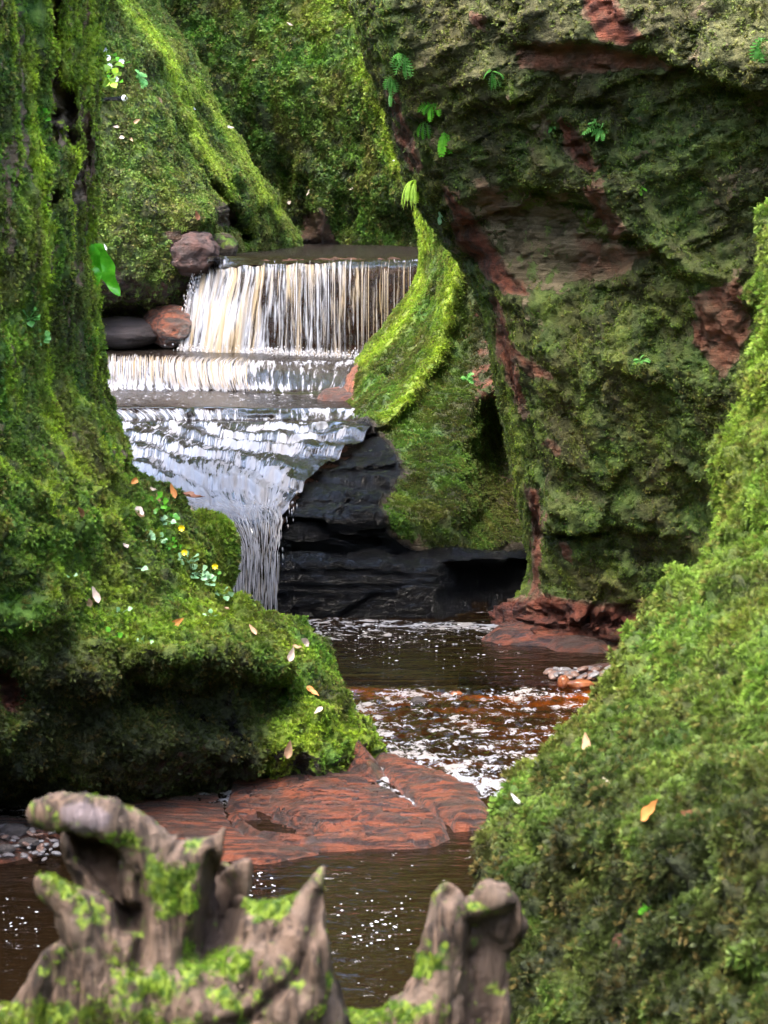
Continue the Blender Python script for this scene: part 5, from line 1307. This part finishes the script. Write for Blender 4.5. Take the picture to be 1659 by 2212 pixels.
def leaf_mat(name, a, b, trans=.25, rough=.5):
    return simple(name, a, b, 40, rough, .001, trans=trans)
M_leaf = {'tan': leaf_mat('dry_leaf_tan', (.42, .24, .13), (.62, .40, .26)), 'pale': leaf_mat('dry_leaf_pale', (.60, .45, .36), (.75, .62, .54)),
          'brown': leaf_mat('dry_leaf_brown', (.16, .06, .03), (.30, .13, .07)), 'orange': leaf_mat('dry_leaf_orange', (.55, .19, .05), (.72, .32, .10)), 'white': leaf_mat('bleached_leaf', (.66, .66, .68), (.8, .8, .82))}
M_green = leaf_mat('fresh_leaf', (.07, .30, .02), (.14, .42, .03), .35, .35); M_mint = leaf_mat('pale_round_leaf', (.22, .46, .20), (.42, .64, .38), .3, .3)
M_fern = leaf_mat('fern_frond', (.08, .30, .05), (.20, .48, .12), .35, .4); M_lime = leaf_mat('lime_leaf', (.30, .55, .03), (.45, .68, .06), .35)
M_strap = leaf_mat('strap_fern_blade', (.10, .50, .015), (.16, .60, .03), .4, .35)
M_yel = simple('yellow_petal', (.85, .60, .01), (.9, .72, .02), 10, .3, .001); M_wht = simple('white_petal', (.75, .75, .85), (.88, .88, .92), 10, .5, .001, trans=.3)
def leaf_v(L, W, curl=.25, n=7, fold=.2, wav=0.0, seed=0, tip=.6):
    """a cupped leaf blade along +Y with a midrib fold; returns verts and faces"""
    r = np.random.default_rng(seed); V, Fq = [], []
    for i in range(n):
        s = i / (n - 1); w = W * (math.sin(math.pi * min(1, s ** tip * .96 + .03)) ** .8) + .0005
        y = L * s; z = curl * L * s * s
        for k, a in enumerate((-1, -.5, 0, .5, 1)):
            V.append((w * a, y, z + fold * w * abs(a) + wav * W * math.sin(s * 14 + a * 2) * abs(a) + r.normal(0, .03 * W)))
    for i in range(n - 1):
        for k in range(4): b = i * 5 + k; Fq.append((b, b + 1, b + 6, b + 5))
    return np.array(V), np.array(Fq)
leaf_meshes = {}
def dead_leaf(px, py, size, colr, label, rot=None, only=None, lift=.4):
    h = surf(px, py, only)
    if h is None: return
    L = size * h[2] / F
    key = (colr, int(px) % 4)
    if key not in leaf_meshes:
        V, Fq = leaf_v(1, .20 + .05 * key[1], .5 + .2 * key[1], 8, .8, .22, key[1] + 3); V[:, 1] -= .5
        o = mesh_from('fallen_leaf', V, Fq, M_leaf[colr]); leaf_meshes[key] = o.data; bpy.data.objects.remove(o)
    o = bpy.data.objects.new('fallen_leaf', leaf_meshes[key]); col.objects.link(o)
    n = (h[1] + Vector((0, -.5, .6))).normalized()
    o.location = h[0] + n * (L * .12 + .008)
    q = n.to_track_quat('Z', 'Y'); a = rot if rot is not None else random.uniform(0, 6.28)
    o.rotation_mode = 'QUATERNION'; o.rotation_quaternion = q @ Vector((0, 0, 1)).rotation_difference(Vector((0, 0, 1))) @ Matrix.Rotation(a, 3, 'Z').to_quaternion()
    o.scale = (L, L, L)
    return tag(o, label, 'leaf', 'fallen leaves on the moss')
LV = [(285,1042,24,'orange','orange leaf stuck at the foot of the pillar'), (165,1108,30,'brown','dark brown leaf lying alone on the left bank moss'), (328,1066,26,'pale','pale curled leaf above the green celandine leaves'), (336,1080,20,'tan','tan leaf tucked under the pale curled one'),
      (295,1107,24,'pale','pinkish folded leaf left of the celandine leaves'), (299,1127,26,'tan','creased tan leaf just below the pinkish folded one'), (373,1070,26,'orange','orange-tan leaf on the bank crest against the cascade'), (399,1084,36,'brown','large brown leaf topping the round boulder'), (408,1096,30,'pale','large pale leaf beside the brown one on the boulder'), (422,1114,20,'pale','small pale leaf lowest on top of the boulder'),
      (267,1185,18,'pale','tiny pinkish leaf in mid bank moss'), (205,1294,30,'pale','long pale leaf crossing another on the left bank'), (191,1302,26,'tan','tan leaf under the crossing pale one'), (482,1322,20,'tan','leaf on the bank edge near the drop of water'), (374,1350,26,'orange','orange leaf on the brow above the dark hollow'), (548,1368,24,'tan','round tan leaf at the back of the brow'),
      (650,1393,30,'pale','uppermost curled leaf of the three near the bank tip'), (640,1408,28,'tan','middle leaf of the three near the bank tip'), (626,1421,24,'pale','lowest leaf of the three near the bank tip'), (668,1498,32,'orange','bright orange-red leaf standing on the bank edge'), (688,1540,26,'pale','pale pink leaf below the orange-red one'), (621,1622,34,'tan','slender tan leaf lying on the bright yellow moss'),
      (1273,1620,38,'tan','tan leaf hanging in the feathery moss of the near right bank'), (1417,1765,56,'orange','large blurred orange leaf low on the right bank'), (1490,1775,40,'brown','brown leaf beside the large orange one'), (1313,1698,20,'pale','short pale leaf scrap in the right bank moss'), (1112,1735,26,'white','bleached scrap near the tip of the right bank'),
      (253,277,12,'pale','pale leaf on the spur below the anemones'), (291,265,11,'tan','tan leaf high on the far spur'), (343,220,12,'tan','small leaf under the fern on the far spur'), (416,236,12,'white','bleached leaf on the bright ridge'), (493,280,14,'pale','pale leaf on the outer edge of the far spur'), (263,300,12,'pale','upper leaf of the pair in mid spur'), (281,303,12,'tan','lower leaf of the pair in mid spur'), (426,470,16,'brown','red-brown leaf near the foot of the spur'), (228,536,12,'white','whitish leaf low on the spur above the fern blade'),
      (628,56,13,'pale','pale leaf high on the back cliff'), (550,132,10,'tan','tan leaf on the upper back cliff left of the bright leaves'), (764,411,12,'pale','pale leaf low on the back cliff'), (856,348,9,'white','tiny white leaf at the right of the back cliff'), (628,444,20,'pale','pinkish leaf beside the dark cleft above the upper pool'), (672,416,14,'pale','small pink leaf on top of the bare stub above the pool')]
for i, (x, y, s, c_, lb) in enumerate(LV):
    dead_leaf(x, y, s * 1.05, c_, lb)

def join_parts(parts):
    V, Fq, n = [], [], 0
    for v, f in parts: V.append(v); Fq.append(f + n); n += len(v)
    return np.concatenate(V), np.concatenate(Fq)
def rot_to(V, d, up=(0, 0, 1), origin=(0, 0, 0)):
    d = np.asarray(d, float); d /= np.linalg.norm(d); z = np.asarray(up, float); z = z - d * (z @ d); z /= (np.linalg.norm(z) + 1e-9); x = np.cross(d, z)
    return V[:, :1] * x + V[:, 1:2] * d + V[:, 2:3] * z + np.asarray(origin)
def tube(P_, r, k=5):
    P_ = np.asarray(P_, float); V, Fq = [], []
    rr = np.broadcast_to(r, (len(P_),))
    for i, p in enumerate(P_):
        d = P_[min(i + 1, len(P_) - 1)] - P_[max(i - 1, 0)]; d /= np.linalg.norm(d) + 1e-9
        a = np.cross(d, [0.3, .2, .93]); a /= np.linalg.norm(a) + 1e-9; b = np.cross(d, a)
        for j in range(k): t_ = 2 * math.pi * j / k; V.append(p + rr[i] * (a * math.cos(t_) + b * math.sin(t_)))
    for i in range(len(P_) - 1):
        for j in range(k): Fq.append((i * k + j, i * k + (j + 1) % k, (i + 1) * k + (j + 1) % k, (i + 1) * k + j))
    return np.array(V), np.array(Fq)
def plant(px, py, label, cat='plant', n=6, size=22, mat=None, kind='round', group=None, spread=1.0, seed=0, flower=None, only=None, name='small_plant', hang=False, ray=None):
    """leaves on stems growing out of the rock at a picture place"""
    r = np.random.default_rng(seed + int(px)); h = ray or surf(px, py, only)
    if h is None: return
    mat = mat or M_green
    root = bpy.data.objects.new(name, None); col.objects.link(root); root.location = h[0]; root.empty_display_size = .02
    S = size * h[2] / F; nrm = np.array(h[1]); stems = []
    for i in range(n):
        a = 2 * math.pi * i / n + r.uniform(-.4, .4)
        out = np.array([math.cos(a), -.35, math.sin(a) * .8]) * r.uniform(.4, 1) * spread + nrm * .6
        if hang: out = np.array([math.cos(a) * .5, -.4, -abs(math.sin(a)) - .3])
        if kind == 'round':
            e = out * S * .9; stems.append(tube([np.zeros(3), e * .5 + nrm * S * .15, e], S * .03))
            v, f = leaf_v(S * .62, S * .33, -.1, 6, .25, .05, i, .75); v[:, 1] -= S * .1
            up = nrm * .4 + np.array([0, -.7, .7]) + r.normal(size=3) * .25
            v = rot_to(v, out + r.normal(size=3) * .3, up, e)
            mesh_from('leaf', v, f, mat, parent=root)
        elif kind == 'fern':
            L = S * r.uniform(.8, 1.5); P_ = []
            d = out / np.linalg.norm(out); p = np.zeros(3)
            for k in range(9): P_.append(p.copy()); p = p + d * L / 9; d = d + np.array([0, 0, -.16 if not hang else -.3]); d /= np.linalg.norm(d)
            parts = [tube(P_, S * .018, 3)]
            for k in range(1, 9):
                ax = P_[k] - P_[k - 1]; sd = np.cross(ax, nrm + np.array([0, -.3, .2])); sd /= np.linalg.norm(sd) + 1e-9; w = L * .26 * math.sin(math.pi * (k + .8) / 10.5)
                for sg in (-1, 1):
                    v, f = leaf_v(w, w * .26, -.1, 4, .1, 0, k); parts.append((rot_to(v, sd * sg + ax / np.linalg.norm(ax) * .5, nrm, P_[k]), f))
            v, f = join_parts(parts); mesh_from('frond', v, f, mat, parent=root)
        elif kind == 'grass':
            L = S * r.uniform(.7, 1.5); d = (out * np.array([.6, 1, .5]) + np.array([-.25, -.3, .20])); d /= np.linalg.norm(d); p = np.zeros(3); V = []
            for k in range(8):
                w = S * .016 * (1 - k / 8) + .0006; V += [p - np.array([w, 0, 0]), p + np.array([w, 0, 0])]; p = p + d * L / 7; d = d + np.array([0, -.02, -.55]); d /= np.linalg.norm(d)
            mesh_from('blade', np.array(V), np.array([(2 * k, 2 * k + 1, 2 * k + 3, 2 * k + 2) for k in range(7)]), mat, parent=root)
    if stems:
        v, f = join_parts(stems); mesh_from('stem', v, f, mat, parent=root)
    if flower:
        fm, dx, dz = flower
        e = np.array([dx * h[2] / F, -.05, dz * h[2] / F]); v, f = tube([np.zeros(3), e * .5 + np.array([0, 0, .01]), e], .0016); mesh_from('flower_stem', v, f, M_green, parent=root)
        parts = []
        for k in range(8):
            a = 2 * math.pi * k / 8; v, f = leaf_v(.020 if h[2] < 20 else .034, .0065 if h[2] < 20 else .012, .3, 5, .2, 0, k)
            parts.append((rot_to(v, np.array([math.cos(a), -.25, math.sin(a)]), (0, -1, .4), e), f))
        v, f = join_parts(parts); mesh_from('flower', v, f, fm, parent=root)
    return tag(root, label, cat, group)

for x, y, n, s, m_, lb in ((321, 1000, 4, 26, M_green, 'bright green two-lobed leaves at the very top of the bank'), (332, 1084, 6, 24, M_green, 'bright green celandine leaves under the pale curled leaf'), (352, 1108, 5, 26, M_green, 'celandine leaves with an outlying broad leaf near the bank crest'), (345, 1122, 4, 20, M_mint, 'silvery leaf pair beneath the celandine clump'),
                           (315, 1160, 7, 18, M_mint, 'row of small pale round leaves, upper left end'), (340, 1168, 7, 18, M_mint, 'row of small pale round leaves, middle'), (362, 1180, 7, 17, M_green, 'row of small round leaves, lower right end'), (405, 1215, 8, 22, M_mint, 'dense pale leaf clump, upper part by the boulder'), (422, 1240, 8, 22, M_mint, 'dense pale leaf clump, middle beside the boulder'), (441, 1262, 8, 20, M_mint, 'dense pale leaf clump, lower end beside the boulder'),
                           (478, 1286, 4, 22, M_mint, 'pale leaf pair on the bank edge beside the drop'), (288, 1228, 2, 26, M_mint, 'single big round grey-green leaf in mid bank'), (155, 1246, 2, 14, M_mint, 'tiny pale leaf on the lower left bank'), (262, 1326, 2, 18, M_mint, 'lone pale leaf above the dark brow'), (460, 1335, 4, 16, M_mint, 'scattered pale leaflets near the bank edge'), (312, 1396, 4, 18, M_mint, 'pale leaflets hanging at the brow of the hollow'), (235, 1382, 3, 20, M_green, 'small green leaf hanging from the dark brow'),
                           (60, 690, 8, 26, M_fern, 'leafy green tuft on the left face of the pillar'), (85, 725, 7, 22, M_fern, 'smaller leafy tuft just below the first on the pillar'), (85, 255, 7, 20, M_green, 'small leafy tuft high on the pillar')):
    plant(x, y, lb, n=n, size=s, mat=m_, kind='round', seed=int(y))
for x, y, dx, dz, lb in ((370, 1128, 24, -10, 'yellow celandine flower highest on the bank'), (376, 1186, 24, -4, 'yellow celandine flower left of the boulder'), (452, 1236, 14, 16, 'yellow celandine flower in front of the boulder foot')):
    plant(x, y, lb, cat='flower', n=3, size=14, flower=(M_yel, dx, dz), name='celandine', seed=3)
for x, y, lb in ((226, 118, 'white anemone highest beside the pillar'), (233, 134, 'white anemone second from the top by the pillar'), (236, 152, 'white anemone above the lime leaves'), (262, 142, 'white anemone set apart to the right'), (250, 180, 'white anemone lowest on the spur')):
    plant(x, y, lb, cat='flower', n=3, size=16, mat=M_green, flower=(M_wht, 2, 8), name='anemone', seed=5)
plant(222, 150, 'lime-green leaves growing beside the pillar edge', n=7, size=30, mat=M_lime, seed=8)
plant(228, 172, 'lime-green leaves beneath the anemones', n=6, size=26, mat=M_lime, seed=9)
for x, y, n, s, m_, lb, hg in ((296, 172, 6, 34, M_fern, 'blue-green fern on the upper far spur', False), (872, 118, 6, 40, M_fern, 'fern sprays at the top left edge of the overhang', False), (845, 165, 4, 32, M_fern, 'small fern hanging lower on the overhang edge', True), (845, 195, 3, 26, M_fern, 'single fern tuft above the red streak', True), (932, 226, 5, 30, M_green, 'flat green fern under the small ledge', False), (915, 262, 4, 34, M_green, 'drooping fern left of the stub under the ledge', True), (960, 282, 3, 42, M_green, 'long drooping fern strap right of the stub', True), (1062, 156, 5, 28, M_fern, 'small fern in the middle of the upper slab', False), (1300, 278, 7, 36, M_fern, 'bright fern on the diagonal rib of the cliff', False), (1385, 408, 3, 14, M_green, 'tiny green rosette on the cliff face', False), (1196, 276, 3, 14, M_fern, 'tiny fern beside the red gash', False), (1382, 780, 5, 20, M_fern, 'little fern on the lower cliff wall', False), (950, 466, 3, 20, M_mint, 'pale fern tip on top of the ridge', False), (1645, 82, 4, 40, M_fern, 'fern frond at the upper right picture edge', True), (1008, 818, 5, 20, M_fern, 'fern growing on the shaded middle rock', False), (1400, 1960, 4, 30, M_green, 'short green sprig low in the right bank moss', False)):
    plant(x, y, lb, cat='fern', n=n, size=s, mat=m_, kind='fern', name='fern', hang=hg, seed=int(x))
hz = surf(905, 415)
plant(900, 392, 'long grass tuft drooping over the top of the ridge', cat='grass tuft', n=34, size=54, mat=M_lime, kind='grass', name='grass_tuft', seed=4)
plant(890, 400, 'bright yellow-green leafy cushion beside the grass tuft', cat='plant', n=12, size=30, mat=M_lime, kind='fern', name='leafy_cushion', seed=6, hang=True)

# the big hart's-tongue blades at the pillar edge
h = surf(196, 560, [left_cliff])
if h:
    root = bpy.data.objects.new('strap_fern', None); col.objects.link(root); root.location = pts(200, 528, h[0].y - .08)
    tag(root, 'two glossy strap-shaped fern blades hanging off the pillar edge', 'fern')
    for (dx, dy_, w, sd) in ((60, 112, 25, 1), (6, 135, 21, 2)):
        L = math.hypot(dx, dy_) * 12.7 / F
        v, f = leaf_v(L, w * 12.7 / F, .05, 16, .25, .35, sd, .55)
        v = rot_to(v, (dx, -8, -dy_), (-.3, -1, .1)); mesh_from('blade', v, f, M_strap, parent=root)
    v, f = tube([np.zeros(3), np.array([-.03, .06, .01])], .003); mesh_from('stalk', v, f, M_green, parent=root)
# stick on the far spur
h = surf(235, 214, [far_left_cliff])
if h:
    c = np.array(h[0]); a = pts(208, 219, c[1] - .05); b = pts(268, 212, c[1] - .12)
    v, f = tube([a, a * .6 + b * .4 + np.array([0, 0, .01]), b], (.018, .02, .026), 8)
    v2 = v - a; o = mesh_from('broken_stick', v2, f, M_wet); o.location = a; tag(o, 'short pale broken stick end poking from the far spur', 'stick')
    v, f = tube([b - a, b - a + np.array([.02, -.02, .0])], (.034, .02), 8); mesh_from('broken_end', v, f, M_leaf['white'], parent=o)

# small bubbles of foam carried on the pool
fr_ = np.random.default_rng(77); V, Fq = [], []
def fleck(x, y, s):
    c = pz(x, y, .010); k = 7; b = len(V)
    sx = s * fr_.uniform(.8, 2.6)
    for j in range(k): a = 2 * math.pi * j / k; V.append(c + np.array([math.cos(a) * sx, math.sin(a) * s * 1.6, 0]))
    V.append(c + np.array([0, 0, s * .7]))
    for j in range(k): Fq.append((b + j, b + (j + 1) % k, b + k))
for _ in range(46): fleck(fr_.normal(815, 42), fr_.normal(2000, 34), fr_.uniform(.0012, .0045))
for _ in range(14): fleck(fr_.uniform(720, 900), fr_.uniform(1860, 2150), fr_.uniform(.001, .003))
for _ in range(22): fleck(fr_.normal(560, 25), fr_.normal(1910, 14), fr_.uniform(.0015, .005))
for _ in range(26): fleck(fr_.normal(40, 30), fr_.normal(1985, 25), fr_.uniform(.0015, .004))
for _ in range(40): fleck(fr_.uniform(700, 1200), fr_.uniform(1372, 1480), fr_.uniform(.002, .006))
for _ in range(70): fleck(fr_.uniform(560, 1060), 1345 + abs(fr_.normal(0, 22)), fr_.uniform(.002, .007))
o = mesh_from('foam_bubbles', np.array(V), np.array(Fq), simple('foam_white', (.5, .52, .56), (.62, .62, .66), 10, .4, .001)); tag(o, kind='stuff')
